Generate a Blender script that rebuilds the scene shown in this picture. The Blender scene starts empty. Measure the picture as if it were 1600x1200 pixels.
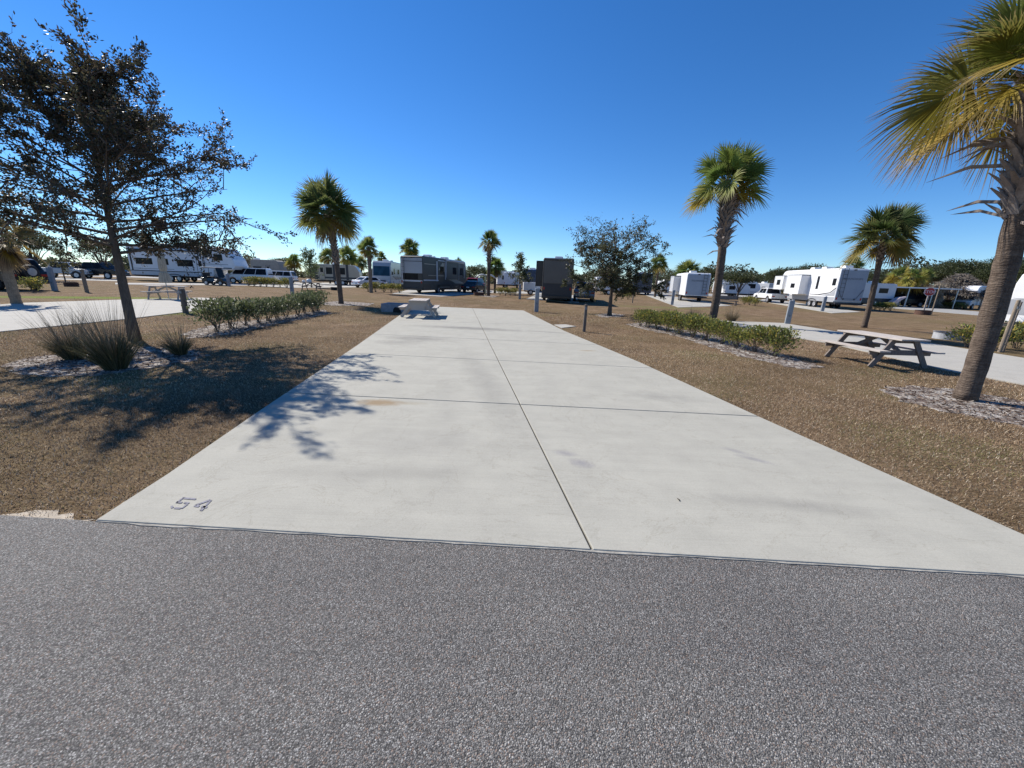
import bpy, bmesh, math, random
import numpy as np
from mathutils import Vector, Matrix

# ------------------------------------------------------------------ camera, sky, sun, exposure
SC = bpy.context.scene
COL = SC.collection
F, PITCH, ROLL, EYE = 600.0, math.atan(164 / 600.0), math.radians(2.1), 1.8
SUN_AZ, SUN_EL = math.radians(143), math.radians(40)      # direction towards the sun, from +X anticlockwise
EXPOSURE = 0.85

fw_ = Vector((0, math.cos(PITCH), -math.sin(PITCH)))
rt_ = Vector((1, 0, 0))
up_ = rt_.cross(fw_)
RT = rt_ * math.cos(ROLL) + up_ * math.sin(ROLL)
UP = up_ * math.cos(ROLL) - rt_ * math.sin(ROLL)
FW = fw_
cam = bpy.data.cameras.new('camera')
cam.sensor_fit = 'HORIZONTAL'; cam.sensor_width = 36.0; cam.lens = 36.0 * F / 1600
cam.clip_start = 0.05; cam.clip_end = 5000
camo = bpy.data.objects.new('camera', cam); COL.objects.link(camo)
m3 = Matrix((RT, UP, -FW)).transposed()
camo.matrix_world = Matrix.Translation((0, 0, EYE)) @ m3.to_4x4()
SC.camera = camo
SC.view_settings.view_transform = 'Standard'; SC.view_settings.look = 'None'
SC.view_settings.gamma = 1; SC.view_settings.exposure = EXPOSURE

sun_dir = Vector((math.cos(SUN_AZ) * math.cos(SUN_EL), math.sin(SUN_AZ) * math.cos(SUN_EL), math.sin(SUN_EL)))
W = bpy.data.worlds.new('World'); SC.world = W; W.use_nodes = True
nt = W.node_tree; nt.nodes.clear()
sky = nt.nodes.new('ShaderNodeTexSky'); sky.sky_type = 'NISHITA'; sky.sun_disc = False
sky.sun_elevation = SUN_EL; sky.sun_rotation = math.pi / 2 - SUN_AZ
sky.altitude = 0; sky.air_density = 0.85; sky.dust_density = 0.0; sky.ozone_density = 3.2
bg = nt.nodes.new('ShaderNodeBackground'); bg.inputs[1].default_value = 0.076
wo = nt.nodes.new('ShaderNodeOutputWorld')
hs = nt.nodes.new('ShaderNodeHueSaturation'); hs.inputs['Saturation'].default_value = 1.25
tn = nt.nodes.new('ShaderNodeMix'); tn.data_type = 'RGBA'; tn.blend_type = 'MULTIPLY'; tn.inputs[0].default_value = 1; tn.inputs[7].default_value = (.76, .92, 1.10, 1)
nt.links.new(sky.outputs[0], hs.inputs['Color']); nt.links.new(hs.outputs[0], tn.inputs[6]); nt.links.new(tn.outputs[2], bg.inputs[0]); nt.links.new(bg.outputs[0], wo.inputs[0])
sl = bpy.data.lights.new('sun', 'SUN'); sl.energy = 4.0; sl.angle = math.radians(0.5); sl.color = (1.0, 0.94, 0.85)
so = bpy.data.objects.new('sun', sl); COL.objects.link(so)
so.rotation_euler = sun_dir.to_track_quat('Z', 'Y').to_euler(); so.location = (0, 0, 60)

def ray(px, py):
    return FW * F + RT * (px - 800) - UP * (py - 600)
def G(px, py, z=0.0):                      # point of the ground plane seen at that place of the 1600 px photograph
    d = ray(px, py); t = (z - EYE) / d.z
    return Vector((d.x * t, d.y * t, z))
def D(px, dep, z=0.0):                     # ground point at depth dep (metres along +Y) on the photo column px
    a, b = -400.0, 400.0
    def sx(x):
        v = Vector((x, dep, z - EYE)); return 800 + v.dot(RT) * F / v.dot(FW)
    for _ in range(60):
        m = (a + b) / 2
        if sx(m) < px: a = m
        else: b = m
    return Vector((a, dep, z))
R_ = random.Random(7)

# ------------------------------------------------------------------ materials
def node_mat(name):
    m = bpy.data.materials.new(name); m.use_nodes = True
    n = m.node_tree; n.nodes.clear()
    o = n.nodes.new('ShaderNodeOutputMaterial'); p = n.nodes.new('ShaderNodeBsdfPrincipled')
    n.links.new(p.outputs[0], o.inputs[0])
    return m, n, p, o
def nz(n, src, scale, detail=4, rough=.55, kind='noise', dist=0.0):
    if kind == 'noise':
        t = n.nodes.new('ShaderNodeTexNoise'); t.inputs['Detail'].default_value = detail; t.inputs['Roughness'].default_value = rough
        t.inputs['Distortion'].default_value = dist
    else:
        t = n.nodes.new('ShaderNodeTexVoronoi')
    t.inputs['Scale'].default_value = scale
    n.links.new(src, t.inputs['Vector'])
    return t
def ramp(n, fac, stops):
    r = n.nodes.new('ShaderNodeValToRGB'); e = r.color_ramp.elements
    while len(e) < len(stops): e.new(.5)
    for k, (p, c) in enumerate(stops):
        e[k].position = p; e[k].color = (*c, 1) if len(c) == 3 else c
    n.links.new(fac, r.inputs[0]); return r.outputs[0]
def mix(n, fac, a, b, mode='MIX'):
    x = n.nodes.new('ShaderNodeMix'); x.data_type = 'RGBA'; x.blend_type = mode
    for sock, v in ((x.inputs[0], fac), (x.inputs[6], a), (x.inputs[7], b)):
        if isinstance(v, (int, float)): sock.default_value = v
        elif isinstance(v, tuple): sock.default_value = (*v, 1)
        else: n.links.new(v, sock)
    return x.outputs[2]
def bump(n, p, h, strength, dist=0.01):
    b = n.nodes.new('ShaderNodeBump'); b.inputs['Strength'].default_value = strength; b.inputs['Distance'].default_value = dist
    n.links.new(h, b.inputs['Height']); n.links.new(b.outputs[0], p.inputs['Normal'])
def coord(n, what='Object', scale=None):
    c = n.nodes.new('ShaderNodeTexCoord').outputs[what]
    if scale:
        mp = n.nodes.new('ShaderNodeMapping'); mp.inputs['Scale'].default_value = scale; n.links.new(c, mp.inputs[0]); c = mp.outputs[0]
    return c
def mat(name, c, rough=.5, var=.18, scale=6, metal=0.0, bmp=0.0, bscale=40, stretch=None, spec=.5):
    m, n, p, o = node_mat(name)
    co = coord(n, 'Object', stretch)
    t = nz(n, co, scale)
    lo = tuple(x * (1 - var) for x in c); hi = tuple(min(1, x * (1 + var)) for x in c)
    n.links.new(ramp(n, t.outputs[0], [(.3, lo), (.7, hi)]), p.inputs['Base Color'])
    p.inputs['Roughness'].default_value = rough; p.inputs['Metallic'].default_value = metal
    p.inputs['Specular IOR Level'].default_value = spec
    if bmp:
        bump(n, p, nz(n, co, bscale).outputs[0], bmp)
    return m
def leaf_mat(name, rough=.45, trans=.25, spec=.4):        # colour comes from the mesh's own leaf colours
    m, n, p, o = node_mat(name)
    a = n.nodes.new('ShaderNodeAttribute'); a.attribute_name = 'tint'
    n.links.new(a.outputs[0], p.inputs['Base Color']); p.inputs['Roughness'].default_value = rough
    p.inputs['Specular IOR Level'].default_value = spec
    if trans:
        t = n.nodes.new('ShaderNodeBsdfTranslucent'); n.links.new(a.outputs[0], t.inputs[0])
        s = n.nodes.new('ShaderNodeMixShader'); s.inputs[0].default_value = trans
        n.links.new(p.outputs[0], s.inputs[1]); n.links.new(t.outputs[0], s.inputs[2]); n.links.new(s.outputs[0], o.inputs[0])
    return m
def ellipse_mask(n, co, c, rx, ry, rot, soft=1.0, noise=None, nstr=.8):
    mp = n.nodes.new('ShaderNodeMapping'); mp.vector_type = 'TEXTURE'
    mp.inputs['Location'].default_value = (c[0], c[1], 0); mp.inputs['Rotation'].default_value = (0, 0, rot)
    mp.inputs['Scale'].default_value = (rx, ry, 1e4)
    n.links.new(co, mp.inputs[0])
    ln = n.nodes.new('ShaderNodeVectorMath'); ln.operation = 'LENGTH'; n.links.new(mp.outputs[0], ln.inputs[0])
    v = ln.outputs['Value']
    if noise is not None:
        ad = n.nodes.new('ShaderNodeMath'); ad.operation = 'MULTIPLY_ADD'; n.links.new(noise, ad.inputs[0]); ad.inputs[1].default_value = nstr; n.links.new(v, ad.inputs[2])
        sb = n.nodes.new('ShaderNodeMath'); sb.operation = 'SUBTRACT'; n.links.new(ad.outputs[0], sb.inputs[0]); sb.inputs[1].default_value = nstr * .5; v = sb.outputs[0]
    mr = n.nodes.new('ShaderNodeMapRange'); mr.inputs[1].default_value = 1.0; mr.inputs[2].default_value = 1.0 - soft
    mr.inputs[3].default_value = 0; mr.inputs[4].default_value = 1; n.links.new(v, mr.inputs[0])
    return mr.outputs[0]

def concrete_mat(name, stains=(), base=(.445, .43, .37)):
    m, n, p, o = node_mat(name); co = coord(n)
    big = nz(n, co, .35, 5, .6); mid = nz(n, co, 2.2, 6, .65); fine = nz(n, co, 60, 4, .7); spk = nz(n, co, 260, 2)
    st = nz(n, coord(n, 'Object', (.5, 5, 1)), 1.2, 5, .6)
    c = ramp(n, big.outputs[0], [(.3, tuple(x * .96 for x in base)), (.7, tuple(x * 1.03 for x in base))])
    c = mix(n, .42, c, ramp(n, mid.outputs[0], [(.3, (.74, .74, .75)), (.62, (1, 1, 1))]), 'MULTIPLY')
    br = nz(n, coord(n, 'Object', (.6, 60, 1)), 1.6, 3, .6); c = mix(n, .30, c, ramp(n, br.outputs[0], [(.3, (.80, .80, .80)), (.6, (1, 1, 1))]), 'MULTIPLY')
    ck = nz(n, co, .9, 8, .65, dist=1.2); c = mix(n, .5, c, ramp(n, ck.outputs[0], [(.494, (1, 1, 1)), (.5, (.72, .70, .66)), (.506, (1, 1, 1))]), 'MULTIPLY')
    c = mix(n, .35, c, ramp(n, st.outputs[0], [(.3, (.80, .80, .80)), (.7, (1, 1, 1))]), 'MULTIPLY')
    c = mix(n, .5, c, ramp(n, fine.outputs[0], [(.3, (.74, .74, .74)), (.68, (1, 1, 1))]), 'MULTIPLY')
    c = mix(n, .5, c, ramp(n, spk.outputs[0], [(.32, (.5, .5, .5)), (.45, (1, 1, 1))]), 'MULTIPLY')
    for (cc, rx, ry, rot, soft, colr, k) in stains:
        em = ellipse_mask(n, co, cc, rx, ry, rot, soft, nz(n, co, 3.5 / max(.2, min(rx, 1.5)), 7, .7).outputs[0], 1.1)
        mm = n.nodes.new('ShaderNodeMath'); mm.operation = 'MULTIPLY'; mm.inputs[1].default_value = k; n.links.new(em, mm.inputs[0])
        c = mix(n, mm.outputs[0], c, colr, 'MULTIPLY')
    n.links.new(c, p.inputs['Base Color']); p.inputs['Roughness'].default_value = .9; p.inputs['Specular IOR Level'].default_value = .25
    bump(n, p, fine.outputs[0], .25, .004)
    return m
def asphalt_mat():
    m, n, p, o = node_mat('asphalt'); co = coord(n)
    wob = nz(n, co, 40, 2)
    v = nz(n, co, 175, kind='v'); v.inputs['Randomness'].default_value = 1
    sep = n.nodes.new('ShaderNodeSeparateColor'); n.links.new(v.outputs['Color'], sep.inputs[0])
    c = ramp(n, sep.outputs[0], [(0, (.092, .087, .080)), (.35, (.172, .163, .151)), (.7, (.262, .25, .232)), (.9, (.37, .355, .33)), (1, (.56, .545, .51))])
    e = ramp(n, v.outputs['Distance'], [(.25, (1, 1, 1)), (.62, (.40, .40, .40))])
    c = mix(n, .9, c, e, 'MULTIPLY')
    big = nz(n, co, .8, 5, .6); c = mix(n, .8, c, ramp(n, big.outputs[0], [(.3, (.78, .78, .80)), (.7, (1.0, 1.0, 1.0))]), 'MULTIPLY')
    wr = nz(n, coord(n, 'Object', (.12, 1.4, 1)), 1.0, 4, .6); c = mix(n, .7, c, ramp(n, wr.outputs[0], [(.3, (.80, .80, .81)), (.7, (1.12, 1.12, 1.11))]), 'MULTIPLY')
    tan = nz(n, co, 9, 3); c = mix(n, ramp(n, tan.outputs[0], [(.66, (0, 0, 0)), (.78, (.35, .35, .35))]), c, (.20, .15, .11))
    hue = mix(n, ramp(n, sep.outputs[1], [(.90, (0, 0, 0)), (.93, (.5, .5, .5))]), c, (.27, .18, .13))
    n.links.new(hue, p.inputs['Base Color']); p.inputs['Roughness'].default_value = .8; p.inputs['Specular IOR Level'].default_value = .35
    inv = n.nodes.new('ShaderNodeMath'); inv.operation = 'SUBTRACT'; inv.inputs[0].default_value = 1; n.links.new(v.outputs['Distance'], inv.inputs[1])
    bump(n, p, inv.outputs[0], .75, .006)
    return m
def ground_mat():
    m, n, p, o = node_mat('dry_turf'); co = coord(n)
    a = nz(n, co, .12, 5, .6); b = nz(n, co, .9, 6, .65); f = nz(n, coord(n, 'Object', (1, 1.6, 1)), 14, 6, .75); g2 = nz(n, co, 55, 4, .7)
    c = ramp(n, b.outputs[0], [(.30, (.145, .099, .058)), (.5, (.235, .162, .098)), (.68, (.315, .225, .145))])
    c = mix(n, ramp(n, a.outputs[0], [(.42, (0, 0, 0)), (.68, (.65, .65, .65))]), c, (.19, .15, .07))
    c = mix(n, .8, c, ramp(n, f.outputs[0], [(.3, (.45, .42, .38)), (.55, (1, 1, 1)), (.75, (1.35, 1.3, 1.2))]), 'MULTIPLY')
    c = mix(n, .8, c, ramp(n, g2.outputs[0], [(.3, (.4, .38, .36)), (.6, (1, 1, 1)), (.75, (1.4, 1.35, 1.3))]), 'MULTIPLY')
    for (cc, rx, ry, rot, soft, colr) in ((G(120, 464), 6.5, 1.3, math.radians(25), .7, (.15, .19, .035)), (G(300, 487), 2.2, .7, math.radians(80), .7, (.15, .19, .04)), (G(1040, 480), 7, 2.0, .1, .8, (.16, .14, .06))):
        em = ellipse_mask(n, co, cc, rx, ry, rot, soft, nz(n, co, 1.3, 6, .7).outputs[0], .9)
        c = mix(n, em, c, colr)
    n.links.new(c, p.inputs['Base Color']); p.inputs['Roughness'].default_value = 1; p.inputs['Specular IOR Level'].default_value = .08
    bump(n, p, f.outputs[0], .8, .05)
    return m
def mulch_mat():
    m, n, p, o = node_mat('mulch_and_sand'); co = coord(n)
    ch = nz(n, coord(n, 'Object', (1, 2.2, 1)), 34, kind='v'); s = n.nodes.new('ShaderNodeSeparateColor'); n.links.new(ch.outputs['Color'], s.inputs[0])
    chip = ramp(n, s.outputs[0], [(0, (.05, .034, .027)), (.5, (.13, .09, .07)), (.85, (.22, .165, .13)), (1, (.38, .32, .26))])
    pa = nz(n, co, 4.5, 7, .75)
    sand = ramp(n, nz(n, co, 40, 4).outputs[0], [(.3, (.36, .33, .29)), (.7, (.58, .54, .49))])
    c = mix(n, ramp(n, pa.outputs[0], [(.46, (0, 0, 0)), (.58, (.95, .95, .95))]), chip, sand)
    n.links.new(c, p.inputs['Base Color']); p.inputs['Roughness'].default_value = 1
    bump(n, p, ch.outputs['Distance'], .8, .02)
    return m
def bark_mat(name, c1, c2, ring=0.0, scale=9):
    m, n, p, o = node_mat(name); co = coord(n)
    st = coord(n, 'Object', (1, 1, .25) if not ring else (1, 1, 2.5))
    t = nz(n, st, scale, 6, .7); t2 = nz(n, st, scale * 5, 4, .7)
    c = ramp(n, t.outputs[0], [(.3, c1), (.7, c2)])
    c = mix(n, .7, c, ramp(n, t2.outputs[0], [(.3, (.55, .55, .55)), (.6, (1, 1, 1))]), 'MULTIPLY')
    h = t2.outputs[0]
    if ring:
        w = n.nodes.new('ShaderNodeTexWave'); w.bands_direction = 'Z'; w.inputs['Scale'].default_value = ring
        w.inputs['Distortion'].default_value = 9; w.inputs['Detail'].default_value = 4; w.inputs['Detail Scale'].default_value = 1.6
        n.links.new(co, w.inputs[0])
        c = mix(n, .16, c, ramp(n, w.outputs[1], [(.02, (.5, .5, .5)), (.2, (1, 1, 1)), (.96, (1, 1, 1)), (1, (1.5, 1.48, 1.45))]), 'MULTIPLY')
        vs = nz(n, coord(n, 'Object', (1, 1, .18)), scale * 7, 5, .75); c = mix(n, .6, c, ramp(n, vs.outputs[0], [(.35, (.45, .43, .42)), (.6, (1.1, 1.1, 1.1))]), 'MULTIPLY')
        ad = n.nodes.new('ShaderNodeMath'); ad.operation = 'ADD'; n.links.new(h, ad.inputs[0]); n.links.new(w.outputs[1], ad.inputs[1]); h = ad.outputs[0]
    n.links.new(c, p.inputs['Base Color']); p.inputs['Roughness'].default_value = .95; p.inputs['Specular IOR Level'].default_value = .2
    bump(n, p, h, .35, .012)
    return m
def glass_mat(name, c=(.012, .014, .018), rough=.08):
    m, n, p, o = node_mat(name); t = nz(n, coord(n), 1.5)
    n.links.new(ramp(n, t.outputs[0], [(.3, tuple(x * .7 for x in c)), (.7, tuple(x * 1.5 for x in c))]), p.inputs['Base Color'])
    p.inputs['Roughness'].default_value = rough; p.inputs['Specular IOR Level'].default_value = .1
    return m

M = {}
M['asphalt'] = asphalt_mat(); M['turf'] = ground_mat(); M['mulch'] = mulch_mat()
rust = (.66, .46, .26); dark = (.36, .36, .39); viol = (.70, .70, .80); warm = (.86, .80, .70); tyre = (.66, .66, .68)
M['concrete'] = concrete_mat('concrete', [
    (G(592, 629), .42, .20, .0, .7, rust, .8), (G(640, 630), .3, .1, .0, .8, warm, .6), (G(918, 548), .32, .13, .2, .8, rust, .5),
    (G(735, 513), 2.6, .55, -.1, 1.0, dark, .75), (G(655, 529), 1.3, .6, -.1, 1.0, dark, .6), (G(860, 519), 1.0, .22, -.2, 1.0, dark, .5), (G(622, 535), .9, .5, 0, 1, dark, .4),
    (G(882, 708), .16, .09, -.3, .8, viol, .8), (G(909, 724), .17, .11, -.5, .8, viol, .9), (G(1150, 705), .20, .07, -.7, .8, viol, .6), (G(1180, 718), .24, .07, -.6, .8, viol, .7),
    (G(760, 600), .35, 4.2, .25, 1.0, tyre, .5), (G(640, 690), .9, .45, .2, 1.0, (.84, .84, .86), .6), (G(1040, 620), .8, .35, -.2, 1.0, tyre, .5),
    (G(1250, 790), .9, .14, -.12, 1.0, tyre, .7), (G(560, 740), 1.1, .25, .1, 1.0, tyre, .4), (G(700, 655), .25, 2.4, .2, 1.0, (.87, .87, .88), .5)])
M['far_concrete'] = concrete_mat('weathered_concrete', base=(.46, .44, .39))
M['lane'] = mat('lane_gravel', (.30, .29, .27), .9, .2, 3, bmp=.4, bscale=60)
M['slab_side'] = mat('slab_edge', (.30, .285, .25), .95, .3, 12, bmp=.5, bscale=70)
M['paint54'] = mat('worn_number_paint', (.20, .195, .225), .9, .4, 30)
M['wood'] = mat('weathered_timber', (.43, .385, .345), .85, .25, 7, bmp=.5, bscale=18, stretch=(.6, 9, 9))
M['wood_dark'] = mat('shaded_timber', (.18, .15, .132), .85, .3, 7, bmp=.5, bscale=18, stretch=(6, 6, 1))  # darker copy of the timber, with the table legs' shade in its colour
M['post_wood'] = mat('post_timber', (.24, .19, .14), .9, .3, 7, bmp=.6, bscale=20, stretch=(7, 7, .7))
M['post_old'] = mat('old_post_timber', (.13, .11, .095), .9, .35, 8, bmp=.6, bscale=20, stretch=(7, 7, .7))
M['pedestal'] = mat('pedestal_grey', (.23, .255, .285), .55, .12, 5)
M['pedestal_trim'] = mat('pedestal_trim', (.16, .18, .20), .5, .15, 6)
M['steel'] = mat('galvanised_steel', (.45, .46, .47), .4, .12, 8, metal=.8)
M['black'] = mat('black_rubber', (.018, .018, .02), .7, .3, 9)
M['blackm'] = mat('black_trim', (.03, .03, .034), .4, .2, 9)
M['chassis'] = mat('chassis_black', (.022, .022, .024), .7, .3, 5)
M['rim'] = mat('wheel_alloy', (.55, .55, .57), .35, .1, 9, metal=.6)
M['rvwhite'] = mat('white_fibreglass', (.74, .745, .75), .3, .05, 1.2)
M['rvgrey'] = mat('grey_fibreglass', (.33, .34, .36), .35, .08, 1.2)
M['rvlight'] = mat('pale_grey_fibreglass', (.52, .53, .55), .35, .06, 1.2)
M['rvroof'] = mat('roof_membrane', (.70, .70, .68), .7, .12, 2)
M['rvtan'] = mat('tan_gelcoat', (.37, .32, .25), .28, .08, 1.5)
M['rvtan2'] = mat('dark_tan_gelcoat', (.125, .11, .09), .42, .12, 1.5)
M['rvtan3'] = mat('umber_gelcoat', (.050, .043, .035), .42, .12, 1.5)
M['rvbrown'] = mat('brown_gelcoat', (.032, .026, .022), .35, .15, 1.5)
M['rvsilver'] = mat('silver_gelcoat', (.36, .38, .40), .28, .06, 1.5)
M['rvblue'] = mat('navy_gelcoat', (.03, .045, .085), .25, .15, 1.5)
M['rvsteel'] = mat('slate_panel', (.27, .31, .37), .4, .06, 1.5)
M['glass'] = glass_mat('tinted_glass')
M['glassblue'] = glass_mat('windscreen_glass', (.02, .055, .085), .06)
M['letter'] = mat('grey_lettering', (.13, .15, .18), .5, .1, 5)
M['letterblue'] = mat('blue_lettering', (.02, .06, .16), .4, .1, 5)
M['red'] = mat('red_paint', (.42, .035, .03), .35, .15, 4)
M['redlens'] = mat('red_lens', (.35, .02, .015), .2, .1, 9)
M['lamp'] = mat('clear_lens', (.6, .6, .6), .15, .1, 9)
M['signwhite'] = mat('sign_white', (.75, .74, .73), .5, .08, 6)
M['carwhite'] = mat('white_car_paint', (.72, .73, .74), .22, .04, 1)
M['carsilver'] = mat('silver_car_paint', (.42, .44, .46), .25, .06, 1)
M['carblack'] = mat('black_car_paint', (.02, .02, .022), .2, .15, 1)
M['carblue'] = mat('slate_blue_car_paint', (.13, .16, .21), .25, .1, 1)
M['carred'] = mat('red_car_paint', (.28, .03, .03), .22, .1, 1)
M['bark'] = bark_mat('oak_bark', (.085, .068, .055), (.19, .155, .125), scale=8)
M['twig'] = bark_mat('twig_bark', (.09, .072, .06), (.17, .14, .115), scale=12)
M['palmbark'] = bark_mat('palm_bark', (.085, .062, .048), (.20, .155, .12), ring=7, scale=5)
M['palmpale'] = bark_mat('pale_palm_bark', (.20, .165, .125), (.34, .28, .215), ring=7, scale=5)
M['boot'] = bark_mat('palm_leaf_base', (.17, .135, .115), (.36, .31, .27), scale=6)
M['leaf'] = leaf_mat('broad_leaf', .5, .34, .3)
M['frond'] = leaf_mat('palm_frond', .55, .42, .2)
M['blade'] = leaf_mat('grass_blade', .8, .3, .15)
M['firerust'] = mat('rusty_steel', (.085, .042, .028), .85, .4, 9, bmp=.4)
M['firecon'] = mat('fire_pit_concrete', (.33, .34, .36), .9, .2, 6, bmp=.4)
M['soot'] = mat('soot', (.02, .018, .017), .95, .4, 8)
M['canvas'] = mat('beige_canvas', (.40, .36, .29), .9, .12, 6)
M['tarp'] = mat('pinkish_tarp', (.48, .40, .42), .8, .3, 5)
M['thatch'] = bark_mat('thatch', (.09, .075, .06), (.235, .205, .175), scale=14)
M['stucco'] = mat('tan_stucco', (.40, .36, .30), .9, .1, 3)
M['pale_green'] = mat('pale_green_paint', (.36, .42, .30), .6, .12, 5)
M['plastic'] = mat('white_plastic', (.68, .68, .66), .45, .1, 6)
M['gasket'] = mat('joint_dirt', (.045, .042, .036), 1, .3, 20)

# ------------------------------------------------------------------ mesh helpers
class MB:
    """collects boxes, prisms and tubes and links them as one mesh"""
    def __init__(s): s.v, s.f = [], []
    def add(s, V, Fs):
        o = len(s.v); s.v += [tuple(x) for x in V]; s.f += [tuple(i + o for i in f) for f in Fs]; return s
    def box(s, c, d, rot=None):
        V = [Vector((sx * d[0] / 2, sy * d[1] / 2, sz * d[2] / 2)) for sx in (-1, 1) for sy in (-1, 1) for sz in (-1, 1)]
        if rot is not None: V = [rot @ v for v in V]
        V = [v + Vector(c) for v in V]
        return s.add(V, [(0, 1, 3, 2), (4, 6, 7, 5), (0, 4, 5, 1), (2, 3, 7, 6), (0, 2, 6, 4), (1, 5, 7, 3)])
    def bar(s, a, b, w, h, up=(0, 0, 1)):
        a, b = Vector(a), Vector(b); x = (b - a); L = x.length; x.normalize(); u = Vector(up)
        if abs(x.dot(u)) > .95: u = Vector((0, 1, 0))
        y = u.cross(x).normalized(); z = x.cross(y)
        return s.box((a + b) / 2, (L, w, h), Matrix((x, y, z)).transposed())
    def tube(s, pts, rad, n=8, cap=True):
        pts = [Vector(p) for p in pts]; k = len(pts)
        if not hasattr(rad, '__len__'): rad = [rad] * k
        V, Fs = [], []; prev = None
        for i in range(k):
            d = (pts[min(i + 1, k - 1)] - pts[max(i - 1, 0)]).normalized()
            if prev is None:
                a = d.orthogonal().normalized()
            else:
                a = (prev - d * prev.dot(d)).normalized()
            prev = a; b = d.cross(a)
            for j in range(n):
                t = 2 * math.pi * j / n; V.append(pts[i] + (a * math.cos(t) + b * math.sin(t)) * rad[i])
        for i in range(k - 1):
            for j in range(n):
                Fs.append((i * n + j, i * n + (j + 1) % n, (i + 1) * n + (j + 1) % n, (i + 1) * n + j))
        if cap: Fs += [tuple(range(n))[::-1], tuple(range((k - 1) * n, k * n))]
        return s.add(V, Fs)
    def cyl(s, c, r, h, n=16, axis='z'):
        d = {'x': Vector((1, 0, 0)), 'y': Vector((0, 1, 0)), 'z': Vector((0, 0, 1))}[axis]
        return s.tube([Vector(c) - d * h / 2, Vector(c) + d * h / 2], r, n)
    def prism(s, prof, y0, y1, top_in=None):            # profile in the x-z plane, extruded along y
        n = len(prof)
        V = [(x, y0, z) for x, z in prof] + [(x, y1, z) for x, z in prof]
        return s.add(V, [tuple(range(n)), tuple(range(n, 2 * n))[::-1]] + [(i, i + n, (i + 1) % n + n, (i + 1) % n) for i in range(n)])
    def plate(s, poly, z0, z1):                           # polygon in the x-y plane with thickness
        n = len(poly)
        V = [(p[0], p[1], z0) for p in poly] + [(p[0], p[1], z1) for p in poly]
        return s.add(V, [tuple(range(n))[::-1], tuple(range(n, 2 * n))] + [(i, (i + 1) % n, (i + 1) % n + n, i + n) for i in range(n)])
    def build(s, name, m, parent=None, bevel=0.0, smooth=False, seg=2):
        me = bpy.data.meshes.new(name); me.from_pydata(s.v, [], s.f); me.materials.append(m)
        bm = bmesh.new(); bm.from_mesh(me); bmesh.ops.recalc_face_normals(bm, faces=bm.faces); bm.to_mesh(me); bm.free()
        o = bpy.data.objects.new(name, me); COL.objects.link(o); o.parent = parent
        if smooth:
            me.polygons.foreach_set('use_smooth', [True] * len(me.polygons))
        if bevel:
            b = o.modifiers.new('bevel', 'BEVEL'); b.width = bevel; b.segments = seg; b.limit_method = 'ANGLE'; b.angle_limit = math.radians(35)
        return o
def np_mesh(name, V, k, m, parent=None, tint=None, smooth=False):
    """V (n*k,3): n faces of k own corners each"""
    V = np.ascontiguousarray(V, dtype=np.float32).reshape(-1, 3); n = len(V)
    me = bpy.data.meshes.new(name); me.vertices.add(n); me.vertices.foreach_set('co', V.ravel())
    me.loops.add(n); me.loops.foreach_set('vertex_index', np.arange(n, dtype=np.int32))
    me.polygons.add(n // k); me.polygons.foreach_set('loop_start', np.arange(0, n, k, dtype=np.int32))
    me.update(calc_edges=True)
    if tint is not None:
        a = me.attributes.new('tint', 'FLOAT_COLOR', 'POINT')
        c = np.ones((n, 4), dtype=np.float32); c[:, :3] = tint; a.data.foreach_set('color', c.ravel())
    me.materials.append(m)
    o = bpy.data.objects.new(name, me); COL.objects.link(o); o.parent = parent
    return o
def tag(o, label, cat, group=None, kind=None):
    o['label'] = label; o['category'] = cat
    if group: o['group'] = group
    if kind: o['kind'] = kind
    return o
def thing(name, label, cat, loc=(0, 0, 0), rz=0.0, group=None):
    o = bpy.data.objects.new(name, None); COL.objects.link(o); o.location = loc; o.rotation_euler = (0, 0, rz)
    o.empty_display_size = .2
    return tag(o, label, cat, group)
def dup(root, loc, rz=0.0, label=None, group=None, scale=None):
    def cp(o, parent):
        c = o.copy(); COL.objects.link(c)
        if parent: c.parent = parent
        for ch in list(o.children): cp(ch, c)
        return c
    r = cp(root, None); r.location = loc; r.rotation_euler = (0, 0, rz)
    if scale: r.scale = (scale,) * 3 if not hasattr(scale, '__len__') else scale
    if label: r['label'] = label
    if group: r['group'] = group
    return r
def sheet(name, polys, z, m, depth=.05):
    mb = MB()
    for p in polys: mb.plate([(v[0], v[1]) for v in p], z - depth, z)
    o = mb.build(name, m); o['kind'] = 'structure'; return o
def lettering(txt, size, m, parent, mat4, thick=.004):
    c = bpy.data.curves.new('lettering', 'FONT'); c.body = txt; c.size = size; c.extrude = thick; c.align_x = 'CENTER'
    t = bpy.data.objects.new('lettering', c); COL.objects.link(t)
    me = bpy.data.meshes.new_from_object(t.evaluated_get(bpy.context.evaluated_depsgraph_get()))
    bpy.data.objects.remove(t); me.materials.clear(); me.materials.append(m)
    o = bpy.data.objects.new('lettering', me); COL.objects.link(o); o.parent = parent; o.matrix_local = mat4
    return o
def ragged(poly, amp, step, rng):
    out = []; n = len(poly)
    for i in range(n):
        a, b = Vector(poly[i][:2]), Vector(poly[(i + 1) % n][:2]); k = max(1, int((b - a).length / step)); nn = Vector((-(b - a).y, (b - a).x)).normalized()
        for j in range(k):
            out.append(a.lerp(b, j / k) + nn * rng.uniform(-amp, amp))
    return out

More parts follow.
